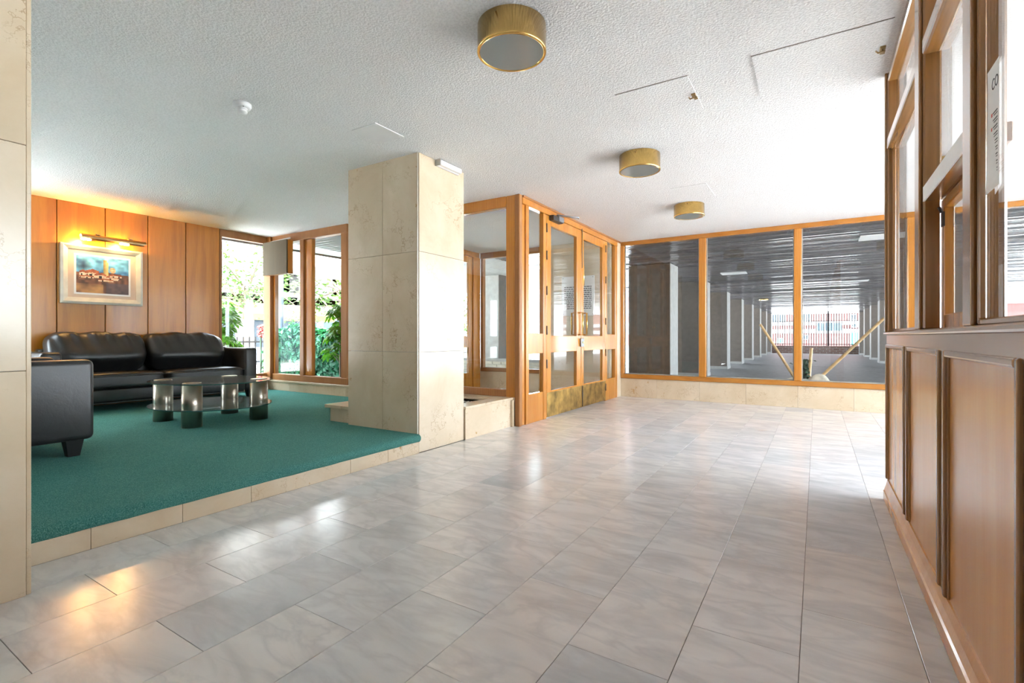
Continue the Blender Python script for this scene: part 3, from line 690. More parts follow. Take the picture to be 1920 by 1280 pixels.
hatch(-0.293, 0.305, 2.862, 3.345, 'wide plastered ceiling hatch with latch beside the counter screen', (0.285, 3.15))
hatch(-1.245, -0.90, 4.98, 5.49, 'plain plastered ceiling hatch in front of the farthest lamp', None, False)
# emergency light on the column
t = thing('emergency_light', 'white bar emergency light at the top of the column', 'emergency light', (-2.67, 3.27, 2.35))
box('housing', -2.70, -2.678, 3.145, 3.435, 2.347, 2.397, 'white', t, 0.003)
box('cover', -2.678, -2.640, 3.150, 3.430, 2.352, 2.394, 'white', t, 0.008, 3)
box('end_cap', -2.70, -2.640, 3.138, 3.146, 2.347, 2.397, 'pale_stone', t, 0.002)

# ================================================================== FURNITURE
def cushion(b, c, size, n=22, e=4.5, fn=None):
    """rounded upholstered block about centre c"""
    bb = bmesh.new(); bmesh.ops.create_cube(bb, size=2.0); bmesh.ops.subdivide_edges(bb, edges=bb.edges[:], cuts=n, use_grid_fill=True)
    for v in bb.verts:
        p = v.co; l = (abs(p.x) ** e + abs(p.y) ** e + abs(p.z) ** e) ** (1 / e)
        q = Vector((p.x / l, p.y / l, p.z / l))
        d = fn(q) if fn else Vector((0, 0, 0))
        v.co = Vector((c[0] + q.x * size[0] / 2, c[1] + q.y * size[1] / 2, c[2] + q.z * size[2] / 2)) + d
    for f in bb.faces: f.smooth = True
    join(b, bb)
def rbox(b, x0, x1, y0, y1, z0, z1, r=0.03, seg=4):
    bb = bmesh.new(); bx(bb, x0, x1, y0, y1, z0, z1, r, seg)
    for f in bb.faces: f.smooth = True
    join(b, bb)
def foot(name, x, y, z0, z1, parent):
    b = bmesh.new(); a, c = 0.030, 0.046
    lo = [b.verts.new((x + sx * a, y + sy * a, z0)) for sx, sy in ((-1, -1), (1, -1), (1, 1), (-1, 1))]; hi = [b.verts.new((x + sx * c, y + sy * c, z1)) for sx, sy in ((-1, -1), (1, -1), (1, 1), (-1, 1))]
    b.faces.new(lo[::-1]); b.faces.new(hi)
    for i in range(4): b.faces.new((lo[i], lo[(i + 1) % 4], hi[(i + 1) % 4], hi[i]))
    obj(name, b, 'black', parent)
ZF = 0.151
sf = thing('sofa', 'black leather two seat sofa against the oak panelled wall', 'sofa', (-6.55, 2.66, ZF))
SY0, SY1, SX0, SX1 = 1.60, 3.725, -6.905, -6.235
b = bmesh.new(); rbox(b, SX0, SX1, SY1 - 0.165, SY1, 0.245, 0.785, 0.035); obj('arm', b, 'leather', sf)
b = bmesh.new(); rbox(b, SX0, SX1, SY0, SY0 + 0.165, 0.245, 0.775, 0.035); obj('arm', b, 'leather', sf)
b = bmesh.new(); rbox(b, SX0, SX0 + 0.16, SY0 + 0.12, SY1 - 0.12, 0.25, 0.80, 0.03); obj('back_frame', b, 'leather', sf)
b = bmesh.new(); rbox(b, SX0 + 0.1, SX1 + 0.0, SY0 + 0.16, SY1 - 0.16, 0.245, 0.385, 0.02); obj('seat_base', b, 'leather', sf)
b = bmesh.new(); rbox(b, SX0 + 0.1, SX1 - 0.012, SY0 + 0.17, SY1 - 0.17, 0.228, 0.250, 0.008, 2); obj('base_piping', b, 'leather', sf)
ym = (SY0 + SY1) / 2
for a, c in ((SY0 + 0.167, ym - 0.002), (ym + 0.002, SY1 - 0.167)):
    def sag(q): return Vector((0, 0, 0.012 * (1 - q.y * q.y) * (1 if q.z > 0.5 else 0)))
    b = bmesh.new(); cushion(b, ((SX0 + 0.12 + SX1 + 0.03) / 2, (a + c) / 2, 0.462), (SX1 + 0.03 - SX0 - 0.12, c - a, 0.165), 18, 7, sag); o = obj('seat_cushion', b, 'leather', sf)
    b = bmesh.new(); tube(b, [(SX1 + 0.028, a + 0.02, 0.515), (SX1 + 0.028, c - 0.02, 0.515)], 0.006, 6); obj('piping', b, 'leather', o)
def backfn(seed, wr):
    def f(q):
        top = max(0.0, q.z); front = max(0.0, q.x)
        fold = wr * front * (0.4 + top) * (math.sin(q.y * 19 + 3 * q.z + seed) * 0.6 + math.sin(q.y * 37 + seed * 2 + 5 * q.z) * 0.4) * max(0.0, 0.25 + q.z)
        d = Vector((0.055 * front * (1 - q.y ** 4) * math.exp(-((q.z + 0.15) / 0.55) ** 2), 0, 0))
        d.x -= 0.10 * front * max(0.0, -q.z - 0.25)                  # lower edge tucks under
        d.x += fold; d.z += 0.35 * fold + 0.010 * top * math.sin(q.y * 9 + seed)
        d.y += -0.05 * q.y * max(0.0, -q.z) ** 1.5
        d.x -= 0.09 * max(0.0, q.z)                                  # leans back
        return d
    return f
for i, (a, c, wr) in enumerate(((1.735, 2.585, 0.020), (2.600, 3.455, 0.006))):
    b = bmesh.new(); cushion(b, (-6.60, (a + c) / 2, 0.745), (0.27, c - a, 0.46), 30, 5, backfn(1.3 + i * 2.1, wr)); obj('back_cushion', b, 'leather', sf)
for x, y in ((SX1 - 0.06, SY1 - 0.07), (SX1 - 0.06, SY0 + 0.07), (SX0 + 0.06, SY1 - 0.07), (SX0 + 0.06, SY0 + 0.07)): foot('leg', x, y, ZF, 0.248, sf)

ac = thing('armchair', 'black leather armchair partly hidden by the foreground pillar', 'armchair', (-4.5, 0.85, ZF))
AX1, AX0, AY1, AY0 = -4.05, -4.92, 1.31, 0.50
b = bmesh.new(); rbox(b, AX1 - 0.165, AX1, AY0, AY1, 0.255, 0.775, 0.035); obj('arm', b, 'leather', ac)
b = bmesh.new(); rbox(b, AX0, AX0 + 0.165, AY0, AY1, 0.255, 0.775, 0.035); obj('arm', b, 'leather', ac)
b = bmesh.new(); rbox(b, AX0 + 0.12, AX1 - 0.12, AY0, AY0 + 0.16, 0.255, 0.80, 0.03); obj('back_frame', b, 'leather', ac)
b = bmesh.new(); rbox(b, AX0 + 0.15, AX1 - 0.15, AY0 + 0.1, AY1 - 0.01, 0.255, 0.39, 0.02); obj('seat_base', b, 'leather', ac)
b = bmesh.new(); cushion(b, ((AX0 + AX1) / 2, AY0 + 0.48, 0.462), (AX1 - AX0 - 0.334, 0.68, 0.16), 14, 7); obj('seat_cushion', b, 'leather', ac)
b = bmesh.new(); cushion(b, ((AX0 + AX1) / 2, AY0 + 0.24, 0.745), (AX1 - AX0 - 0.30, 0.24, 0.46), 18, 5); obj('back_cushion', b, 'leather', ac)
for x, y in ((AX1 - 0.075, AY1 - 0.095), (AX0 + 0.075, AY1 - 0.095), (AX1 - 0.075, AY0 + 0.075), (AX0 + 0.075, AY0 + 0.075)): foot('leg', x, y, ZF, 0.258, ac)

ta = thing('coffee_table', 'oval two tier glass coffee table on four steel cylinders', 'table', (-4.83, 2.44, ZF))
def oval(b, cx, cy, a, c, z0, z1, n=64):
    prism(b, [(cx + a * math.cos(2 * math.pi * k / n), cy + c * math.sin(2 * math.pi * k / n)) for k in range(n)], z0, z1)
for nm, z in (('glass_top', 0.518), ('glass_shelf', 0.297)):
    b = bmesh.new(); oval(b, -4.83, 2.44, 0.575, 0.475, z, z + 0.008); o = obj(nm, b, 'glass_table', ta)
    b = bmesh.new(); n = 64
    for k in range(n):
        a0, a1 = 2 * math.pi * k / n, 2 * math.pi * (k + 1) / n; q = []
        for aa in (a0, a1):
            for r_, zz_ in ((0.0, 0.0), (0.002, 0.0), (0.002, 0.008), (0.0, 0.008)): q.append(b.verts.new((-4.83 + (0.575 + r_) * math.cos(aa), 2.44 + (0.475 + r_) * math.sin(aa), z + zz_)))
        for i in range(4): b.faces.new((q[i], q[(i + 1) % 4], q[4 + (i + 1) % 4], q[4 + i]))
    obj('polished_edge', b, 'glass_edge', o)
for x, y in ((-5.15, 2.17), (-4.57, 2.145), (-5.10, 2.75), (-4.50, 2.70)):
    b = bmesh.new(); lathe(b, [(0, ZF), (0.078, ZF), (0.078, 0.518), (0.0, 0.518)], x, y, 40); lg = obj('leg', b, 'steel', ta)
    for f in lg.data.polygons: f.use_smooth = abs(f.normal.z) < 0.5
    b = bmesh.new(); lathe(b, [(0, 0.5265), (0.070, 0.5265), (0.072, 0.530), (0.060, 0.532), (0, 0.532)], x, y, 28); obj('cap_disc', b, 'steel', lg)

# ---- picture and picture lamp
pc = thing('framed_picture', 'framed watercolour of a village with a tower on the oak wall', 'picture', (-6.9, 2.3, 1.29))
XW = -6.917
fy0, fy1, fz0, fz1 = 1.925, 2.682, 1.292, 1.942
b = bmesh.new()
def frame_bar(b, outer, inner, x0, x1):
    (a0, a1, c0, c1), (i0, i1, j0, j1) = outer, inner
    o_ = [(a0, c0), (a1, c0), (a1, c1), (a0, c1)]; i_ = [(i0, j0), (i1, j0), (i1, j1), (i0, j1)]
    om = [((p[0] * 0.65 + q[0] * 0.35), (p[1] * 0.65 + q[1] * 0.35)) for p, q in zip(o_, i_)]
    R0 = [b.verts.new((x0, y, z)) for y, z in o_]; R1 = [b.verts.new((x1 - 0.006, y, z)) for y, z in o_]; R2 = [b.verts.new((x1, y, z)) for y, z in om]; R3 = [b.verts.new((x1 - 0.018, y, z)) for y, z in i_]; R4 = [b.verts.new((x0, y, z)) for y, z in i_]
    for A, B in ((R0, R1), (R1, R2), (R2, R3), (R3, R4)):
        for i in range(4): b.faces.new((A[i], A[(i + 1) % 4], B[(i + 1) % 4], B[i]))
frame_bar(b, (fy0, fy1, fz0, fz1), (1.992, 2.618, 1.362, 1.888), XW, XW + 0.045); obj('frame', b, 'silver_gilt', pc)
box('mat_board', XW + 0.012, XW + 0.016, 1.985, 2.625, 1.355, 1.895, 'matboard', pc)
box('white_border', XW + 0.016, XW + 0.018, 2.045, 2.566, 1.398, 1.845, 'paper', pc)
b = bmesh.new(); NY, NZ = 72, 60; iy0, iy1, iz0, iz1 = 2.064, 2.547, 1.418, 1.827
def hsh(a, c, s=0): return (math.sin(a * 12.9898 + c * 78.233 + s * 37.719) * 43758.5453) % 1.0
def vno(u, v, f, s=0):
    x, y = u * f, v * f; i, j = math.floor(x), math.floor(y); fx, fy = x - i, y - j; fx = fx * fx * (3 - 2 * fx); fy = fy * fy * (3 - 2 * fy)
    return (hsh(i, j, s) * (1 - fx) + hsh(i + 1, j, s) * fx) * (1 - fy) + (hsh(i, j + 1, s) * (1 - fx) + hsh(i + 1, j + 1, s) * fx) * fy
def paint(u, v):
    n1, n2, n3 = vno(u, v, 7, 1), vno(u, v, 16, 2), vno(u, v, 30, 3)
    L = lambda a, c, t: tuple(p + (q - p) * max(0, min(1, t)) for p, q in zip(a, c))
    hor = 0.60 - 0.10 * abs(u - 0.55) + 0.04 * (n1 - 0.5)
    if v > hor:
        c = L((0.10, 0.22, 0.36), (0.36, 0.58, 0.68), n1 * 0.7 + n2 * 0.5); c = L(c, (0.06, 0.10, 0.16), 0.9 * max(0, 0.5 - abs(u - 0.13) * 2.4 - abs(v - 0.72) * 2.0) * 2)
    else:
        c = L((0.16, 0.11, 0.09), (0.40, 0.26, 0.18), n2 * 0.8 + n1 * 0.3)
        if u < 0.5 and v < 0.25: c = L(c, (0.55, 0.42, 0.24), n1 * 0.8)
        if u > 0.55 and v < 0.3: c = L(c, (0.20, 0.20, 0.24), 0.5)
    c = tuple(min(1, x * 1.5) for x in c)
    def tower(uc, w_, top): return abs(u - uc) < w_ and 0.42 < v < top
    if tower(0.545, 0.050, 0.86) or tower(0.535, 0.03, 0.94): c = L((0.45, 0.42, 0.25), (0.85, 0.74, 0.50), (u - 0.50) / 0.08 + 0.3 * n3)
    if (abs(u - 0.68) / 0.06) ** 2 + ((v - 0.66) / 0.08) ** 2 < 1: c = L((0.70, 0.55, 0.38), (0.88, 0.80, 0.66), n3)
    rows = ((0.05, 0.20, 0.46, 0.62), (0.18, 0.42, 0.44, 0.66), (0.34, 0.56, 0.42, 0.57), (0.55, 0.80, 0.38, 0.52), (0.62, 0.86, 0.46, 0.56), (0.05, 0.32, 0.40, 0.48), (0.40, 0.70, 0.33, 0.42))
    for k, (a, d, z0, z1) in enumerate(rows):
        zt = z1 - 0.5 * abs(u - (a + d) / 2) * (z1 - z0) / (d - a)
        if a < u < d and z0 < v < zt:
            c = L((0.50, 0.24, 0.14), (0.72, 0.42, 0.26), n2) if v > z0 + (zt - z0) * 0.55 else L((0.90, 0.84, 0.74), (0.70, 0.56, 0.42), n3 * 0.7)
            if v < z0 + (zt - z0) * 0.4 and hsh(int(u * 34), k, 5) > 0.80: c = (0.16, 0.11, 0.09)
    return c
grid = [[b.verts.new((XW + 0.0188, iy0 + (iy1 - iy0) * i / NY, iz0 + (iz1 - iz0) * j / NZ)) for j in range(NZ + 1)] for i in range(NY + 1)]
lay = b.loops.layers.color.new('paint')
for i in range(NY):
    for j in range(NZ):
        f = b.faces.new((grid[i][j], grid[i + 1][j], grid[i + 1][j + 1], grid[i][j + 1])); cc = paint((i + 0.5) / NY, (j + 0.5) / NZ)
        for lp in f.loops: lp[lay] = (*cc, 1)
obj('print', b, 'print', pc, recalc=False)

lp_ = thing('picture_lamp', 'antique brass picture lamp bar with two lit bulbs above the picture', 'picture lamp', (-6.9, 2.35, 2.02))
b = bmesh.new(); n = 14; ya, yb_ = 2.055, 2.655
for y in (ya, yb_): pass
rings = []
for y in (ya, yb_):
    ring = []
    for k in range(n + 1):
        a = math.radians(-10 + 220 * k / n); ring.append(b.verts.new((-6.745 + 0.036 * math.cos(a), y, 2.008 + 0.036 * math.sin(a))))
    for k in range(n, -1, -1):
        a = math.radians(-10 + 220 * k / n); ring.append(b.verts.new((-6.745 + 0.033 * math.cos(a), y, 2.008 + 0.033 * math.sin(a))))
    rings.append(ring)
for k in range(len(rings[0])):
    k2 = (k + 1) % len(rings[0]); b.faces.new((rings[0][k], rings[0][k2], rings[1][k2], rings[1][k]))
b.faces.new(rings[0]); b.faces.new(rings[1][::-1]); obj('shade', b, 'antique', lp_)
for y in (2.205, 2.51):
    b = bmesh.new(); tube(b, [(-6.916, y, 2.02), (-6.87, y, 2.05), (-6.80, y, 2.065), (-6.75, y, 2.046)], 0.006, 8); bx(b, -6.92, -6.912, y - 0.02, y + 0.02, 2.0, 2.04); bx(b, -6.755, -6.735, y - 0.022, y + 0.022, 2.044, 2.056, 0.003)
    obj('arm', b, 'antique', lp_)
for i, y in enumerate((2.105, 2.455)):
    b = bmesh.new(); tube(b, [(-6.757, y - 0.045, 1.988), (-6.757, y - 0.035, 1.988), (-6.757, y + 0.035, 1.988), (-6.757, y + 0.045, 1.988)], [0.006, 0.011, 0.011, 0.006], 10); obj('bulb', b, 'bulb', lp_)
    d = bpy.data.lights.new('picture_bulb', 'POINT'); d.energy = 4.0; d.color = (1.0, 0.52, 0.13); d.shadow_soft_size = 0.02
    o = bpy.data.objects.new('picture_bulb', d); COL.objects.link(o); o.location = (-6.855, y, 1.975)

# ================================================================== OUTSIDE: COLONNADE BEYOND THE FAR WINDOW
ZP = -0.12
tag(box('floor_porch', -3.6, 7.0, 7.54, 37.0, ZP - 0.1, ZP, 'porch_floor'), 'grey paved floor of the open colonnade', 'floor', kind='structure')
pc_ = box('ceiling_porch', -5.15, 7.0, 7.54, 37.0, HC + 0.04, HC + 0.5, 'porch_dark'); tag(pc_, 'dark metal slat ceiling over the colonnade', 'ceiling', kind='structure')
bs = bmesh.new(); bx(bs, -5.15, 7.0, -0.042, 0.042, 0.0, 0.018, 0.004); sme = mesh_of(bs, 'slat', 'porch_slat')
y = 7.62; k = 0
while y < 36.9:
    o = mesh_at('slat', sme, (0, y, HC - 0.002 + R.uniform(-0.002, 0.004)), pc_, (R.uniform(-0.16, 0.16), 0, 0)); y += 0.0985; k += 1
for i, (x0, x1, y0, y1, mt_, lb) in enumerate(((0.54, 1.14, 8.73, 9.15, 'white', 'white square light panel in the slat ceiling nearest the far window'), (-1.89, -1.36, 12.15, 12.5, 'white', 'white light panel in the slat ceiling left of the middle mullion'), (0.56, 1.14, 15.5, 15.85, 'white', 'small white light panel deeper in the slat ceiling on the right'), (0.47, 1.12, 12.2, 12.33, 'dark_metal', 'dark open slot in the slat ceiling on the right'))):
    t = thing('ceiling_panel', lb, 'light panel', ((x0 + x1) / 2, (y0 + y1) / 2, HC), 'panels in the colonnade ceiling')
    box('diffuser', x0 + 0.02, x1 - 0.02, y0 + 0.02, y1 - 0.02, HC - 0.018, HC - 0.010, mt_, t); b = bmesh.new()
    for q in ((x0, x1, y0, y0 + 0.02), (x0, x1, y1 - 0.02, y1), (x0, x0 + 0.02, y0 + 0.02, y1 - 0.02), (x1 - 0.02, x1, y0 + 0.02, y1 - 0.02)): bx(b, *q, HC - 0.020, HC - 0.006)
    obj('frame', b, mt_, t)
t = thing('spotlight', 'small lit round spotlight in the colonnade ceiling', 'spotlight', (-1.9, 21.4, HC))
b = bmesh.new(); lathe(b, [(0, HC), (0.16, HC), (0.16, HC - 0.05), (0.12, HC - 0.05)], -1.75, 21.4, 20); obj('ring', b, 'brass', t)
b = bmesh.new(); lathe(b, [(0.12, HC - 0.045), (0, HC - 0.055)], -1.75, 21.4, 16); obj('lens', b, emit('spot_glow', (1, 0.8, 0.5), 6), t)
for side, xs_, Ys in ((-1, -2.47, (9.95, 13.6, 17.25, 20.9, 24.5, 28.1, 31.7, 35.3)), (1, 2.13, (13.6, 17.25, 20.9, 24.5, 28.1, 31.7, 35.3))):
    for i, Y in enumerate(Ys):
        lb = ('left' if side < 0 else 'right') + ' row colonnade pier, number %s from the window' % ('one two three four five six seven eight'.split()[i])
        xa, xb = (xs_ - 0.85, xs_) if side < 0 else (xs_, xs_ + 0.85)
        t = thing('stone_pier', lb, 'pier', ((xa + xb) / 2, Y + 0.3, ZP), 'piers of the colonnade')
        box('cladding', xa + 0.012, xb - 0.012, Y, Y + 0.62, ZP, HC - 0.01, 'shaded_stone', t)
        for q in ((xa, xa + 0.012), (xb - 0.012, xb)): box('lit_or_shaded_edge', q[0], q[1], Y - 0.006, Y + 0.626, ZP, HC - 0.01, 'pier_edge', t)
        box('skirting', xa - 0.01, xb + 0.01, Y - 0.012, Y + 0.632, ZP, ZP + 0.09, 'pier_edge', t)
tag(box('low_brick_wall', -4.5, 4.5, 36.1, 36.4, ZP, 0.37, 'brick_wall'), 'low red brick wall at the far end of the colonnade', 'wall')
fn_ = thing('iron_fence', 'tall black bar fence on the low brick wall', 'fence', (0, 36.25, 0.37))
bb_ = bmesh.new(); bx(bb_, -0.018, 0.018, -0.018, 0.018, 0.0, 2.1); fme = mesh_of(bb_, 'bar', 'iron')
x = -4.4
while x < 4.4: mesh_at('bar', fme, (x, 36.25, 0.37), fn_); x += 0.1325
box('post', 0.55, 0.62, 36.22, 36.29, 0.37, 2.5, 'iron', fn_)
for z in (0.45, 1.9): box('rail', -4.5, 4.5, 36.24, 36.26, z, z + 0.04, 'iron', fn_)
# apartment block behind it
ap = thing('apartment_block', 'red brick apartment block with white bands beyond the colonnade', 'building', (0, 62, ZP))
box('wall', -22, 24, 60.3, 66, ZP, 16, 'brick_far', ap)
for z0, z1 in ((1.30, 1.75), (2.15, 2.60), (3.9, 4.3), (6.0, 6.5)): box('band', -22, 24, 60.22, 60.3, z0, z1, 'band_white', ap)
for x0, x1, z0, z1, mt_ in ((0.05, 0.60, 1.55, 2.40, 'win_dark'), (0.75, 2.12, 1.55, 2.40, 'win_dark'), (2.9, 3.35, 2.66, 3.15, 'win_dark'), (-4.1, -2.9, 2.62, 3.35, 'win_dark'), (-1.35, -0.55, 2.62, 3.35, 'win_dark'), (2.9, 3.5, 0.2, 1.35, 'win_green'), (-3.6, -3.1, 0.3, 0.75, 'win_green'), (-1.2, -0.8, 0.7, 1.1, 'win_dark'), (6, 8, 1.5, 2.5, 'win_dark'), (-9, -7, 1.5, 2.5, 'win_dark')):
    wn = box('window', x0, x1, 60.19, 60.21, z0, z1, mt_, ap); b = bmesh.new()
    for q in ((x0 - 0.07, x1 + 0.07, z0 - 0.07, z0), (x0 - 0.07, x1 + 0.07, z1, z1 + 0.07), (x0 - 0.07, x0, z0, z1), (x1, x1 + 0.07, z0, z1), ((x0 + x1) / 2 - 0.03, (x0 + x1) / 2 + 0.03, z0, z1)): bx(b, q[0], q[1], 60.15, 60.2, q[2], q[3])
    obj('window_frame', b, 'band_white', wn)
t = thing('air_conditioner', 'white air conditioner unit on the far apartment block', 'air conditioner', (3.2, 60.1, 1.9))
box('case', 2.95, 3.5, 59.9, 60.218, 1.85, 2.32, 'band_white', t, 0.02); b = bmesh.new(); tube(b, [(3.2, 59.9, 2.08), (3.2, 59.87, 2.08)], 0.16, 16); obj('fan_grille', b, 'win_dark', t)
# bamboo, stones and plant in the bed outside the far window
bdp = thing('planting_bed', 'raised stone edged bed just outside the far window', 'planter', (0.0, 8.0, ZP))
b = bmesh.new()
for q in ((-2.5, 2.4, 8.35, 8.43), (-2.5, 2.4, 7.56, 7.62), (-2.5, -2.42, 7.62, 8.35), (2.32, 2.4, 7.62, 8.35)): bx(b, *q, ZP, 0.18, 0.006)
obj('kerb', b, 'porch_floor', bdp); box('earth', -2.42, 2.32, 7.62, 8.35, ZP, 0.17, 'soil', bdp)
def bamboo(p0, p1, r, label):
    b = bmesh.new(); p0, p1 = Vector(p0), Vector(p1); L_ = (p1 - p0).length; pts, rad = [], []
    nn = max(3, int(L_ / 0.22))
    for i in range(nn + 1):
        t = i / nn
        for dt, rr_ in ((-0.012, r), (0.0, r * 1.18), (0.012, r)):
            tt = t + dt / L_
            if 0 <= tt <= 1: pts.append(p0.lerp(p1, tt)); rad.append(rr_ * (1.05 - 0.12 * tt))
    tube(b, pts, rad, 10); tag(obj('bamboo_pole', b, 'bamboo', None, p0), label, 'pole', 'bamboo poles outside the window')
bamboo((-0.165, 8.02, 0.17), (-0.70, 8.0, 1.11), 0.019, 'bamboo pole leaning left outside the far window')
bamboo((-0.135, 7.98, 0.17), (0.745, 8.0, 1.17), 0.019, 'long bamboo pole leaning right outside the far window')
bamboo((-0.105, 8.05, 0.17), (-0.065, 8.05, 0.77), 0.022, 'short upright bamboo stub between the leaning poles')
for i, (x, y, s, lb) in enumerate(((-0.31, 7.95, 0.13, 'cream boulder left of the mullion outside the far window'), (-0.13, 7.85, 0.12, 'cream boulder at the foot of the bamboo'), (0.02, 7.95, 0.16, 'largest cream boulder under the right leaning bamboo'), (-2.28, 9.3, 0.20, 'cream stone at the foot of the pale pier'))):
    b = bmesh.new(); bmesh.ops.create_icosphere(b, subdivisions=3, radius=1.0)
    z = 0.17 if i < 3 else ZP
    for v in b.verts:
        d = 1 + 0.16 * math.sin(v.co.x * 3.1 + i * 2) * math.cos(v.co.y * 2.7 + i) + 0.08 * math.sin(v.co.z * 5 + i)
        v.co = Vector((x + v.co.x * s * d, y + v.co.y * s * 0.8 * d, z + s * 0.72 + v.co.z * s * 0.75 * d)); 
    for f in b.faces: f.smooth = True
    tag(obj('boulder', b, 'rock'), lb, 'rock', 'boulders outside the window')
def leafcloud(b, n, fn, s0, s1, seed, up=0.3):
    r = random.Random(seed)
    for i in range(n):
        p, nr = fn(r); s = r.uniform(s0, s1)
        d = Vector((nr[0] + r.uniform(-.7, .7), nr[1] + r.uniform(-.7, .7), nr[2] + r.uniform(-.5, .5) + up)).normalized()
        u = d.orthogonal().normalized(); u.rotate(Matrix.Rotation(r.uniform(0, 6.28), 3, d)); v = d.cross(u); p = Vector(p)
        a = b.verts.new(p - u * s); c1 = b.verts.new(p + v * s * 0.62 - u * 0.1 * s + d * s * 0.18); c2 = b.verts.new(p + u * s * 1.05); c3 = b.verts.new(p - v * s * 0.62 - u * 0.1 * s + d * s * 0.18)
        b.faces.new((a, c3, c2)); b.faces.new((a, c2, c1))
t = thing('small_shrub', 'small dark shrub at the foot of the bamboo', 'plant', (-0.16, 8.03, 0.17))
b = bmesh.new(); leafcloud(b, 330, lambda r: ((-0.165 + r.gauss(0, 0.045), 8.06 + r.gauss(0, 0.05), r.uniform(0.2, 0.60)), (r.uniform(-1, 1), -0.5, 0.3)), 0.018, 0.034, 3); o = obj('foliage', b, 'leaf_dark', t); o['kind'] = 'stuff'
b = bmesh.new()
for i in range(5): tube(b, [(-0.165, 8.06, 0.16), (-0.165 + 0.02 * (i - 2), 8.06 + 0.01 * i, 0.5)], 0.005, 5)
obj('stem', b, 'bark', t)

# ================================================================== OUTSIDE: GARDEN AND STREET ON THE LEFT
tag(box('ground_garden', -70, 70, -40, 90, -0.42, -0.22, 'pave'), 'pale paved ground of garden and street', 'ground', kind='structure')
sfp = box('ceiling_eaves', -7.50, -5.15, 4.44, 6.6, HC + 0.02, HC + 0.5, 'white'); tag(sfp, 'white slatted soffit above the garden windows', 'soffit', kind='structure')
box('eaves_return', -7.50, -7.06, -2.0, 4.44, HC + 0.02, HC + 0.5, 'white', sfp)
bs = bmesh.new(); bx(bs, -7.50, -5.15, -0.052, 0.052, 0, 0.018); sm2 = mesh_of(bs, 'slat', 'white')
y = 4.5
while y < 6.5: mesh_at('slat', sm2, (0, y, HC + 0.0), sfp); y += 0.125
tag(box('eaves_fascia', -7.54, -7.50, -2.0, 6.6, HC - 0.03, HC + 0.5, 'facade_brown'), 'brown fascia along the edge of the slatted soffit', 'fascia')
cn = box('ceiling_entrance', -10.5, -5.16, 6.75, 13.5, HC + 0.02, HC + 0.5, 'white'); tag(cn, 'pale slatted canopy outside the street doors', 'canopy', kind='structure')
bs = bmesh.new(); bx(bs, -10.5, -5.16, -0.052, 0.052, 0, 0.018); sm3 = mesh_of(bs, 'slat', 'pale_stone')
y = 6.82
while y < 13.4: mesh_at('slat', sm3, (0, y, HC + 0.0), cn); y += 0.125
tag(box('ground_bed', -10.4, -5.3, 4.46, 6.9, -0.22, -0.17, 'leaf_dark'), 'dark planted bed below the garden windows', 'ground', kind='structure')
# ivy hedge
def hedge(name, label, pts, top, thick, n, mat, seed, s=(0.035, 0.06), zb=-0.22):
    (xa, ya), (xb, yb2) = pts; d = Vector((xb - xa, yb2 - ya, 0)); L_ = d.length; d.normalize(); nv = Vector((d.y, -d.x, 0))
    t = thing(name, label, 'hedge', ((xa + xb) / 2, (ya + yb2) / 2, zb))
    def P(r):
        k = r.random()
        u = r.uniform(0, L_); h = top + 0.07 * math.sin(u * 3.3 + seed) + 0.04 * math.sin(u * 9)
        if k < 0.78: z = zb + (h - zb) * r.random(); off = thick / 2 + r.gauss(0, 0.04) + 0.05 * math.sin(u * 5 + z * 4); nn = nv
        else: z = h + r.gauss(0, 0.03); off = r.uniform(-thick / 2, thick / 2); nn = Vector((0, 0, 1))
        p = Vector((xa, ya, 0)) + d * u + nv * off; return (p.x, p.y, z), nn
    b = bmesh.new(); leafcloud(b, n, P, s[0], s[1], seed, 0.15); o = obj('foliage', b, mat, t); o['kind'] = 'stuff'
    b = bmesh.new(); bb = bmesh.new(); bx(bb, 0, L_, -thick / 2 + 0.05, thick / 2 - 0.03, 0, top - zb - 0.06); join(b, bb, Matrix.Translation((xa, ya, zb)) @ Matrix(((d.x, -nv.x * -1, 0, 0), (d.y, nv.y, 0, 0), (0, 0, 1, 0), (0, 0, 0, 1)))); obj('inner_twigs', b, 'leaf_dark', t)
hedge('ivy_hedge', 'glossy ivy covered hedge outside the garden window', ((-10.2, 6.55), (-6.0, 6.55)), 1.04, 0.5, 12500, 'ivy', 5, (0.04, 0.075))
t = thing('conifer_bush', 'blue green bush rising behind the ivy hedge', 'bush', (-8.6, 7.3, -0.22))
def Pb(r):
    a, c = r.uniform(0, 6.28), r.uniform(0.05, 1.5); q = Vector((math.cos(a) * math.cos(c), math.sin(a) * math.cos(c), math.sin(c))); k = r.uniform(0.8, 1.0)
    return (-8.7 + q.x * 0.75 * k, 7.35 + q.y * 0.45 * k, 0.45 + q.z * 0.95 * k), q
b = bmesh.new(); leafcloud(b, 2600, Pb, 0.025, 0.05, 11); o = obj('foliage', b, 'bluebush', t); o['kind'] = 'stuff'
b = bmesh.new(); tube(b, [(-8.7, 7.35, -0.22), (-8.7, 7.35, 0.9)], 0.06, 8); obj('stem', b, 'bark', t)
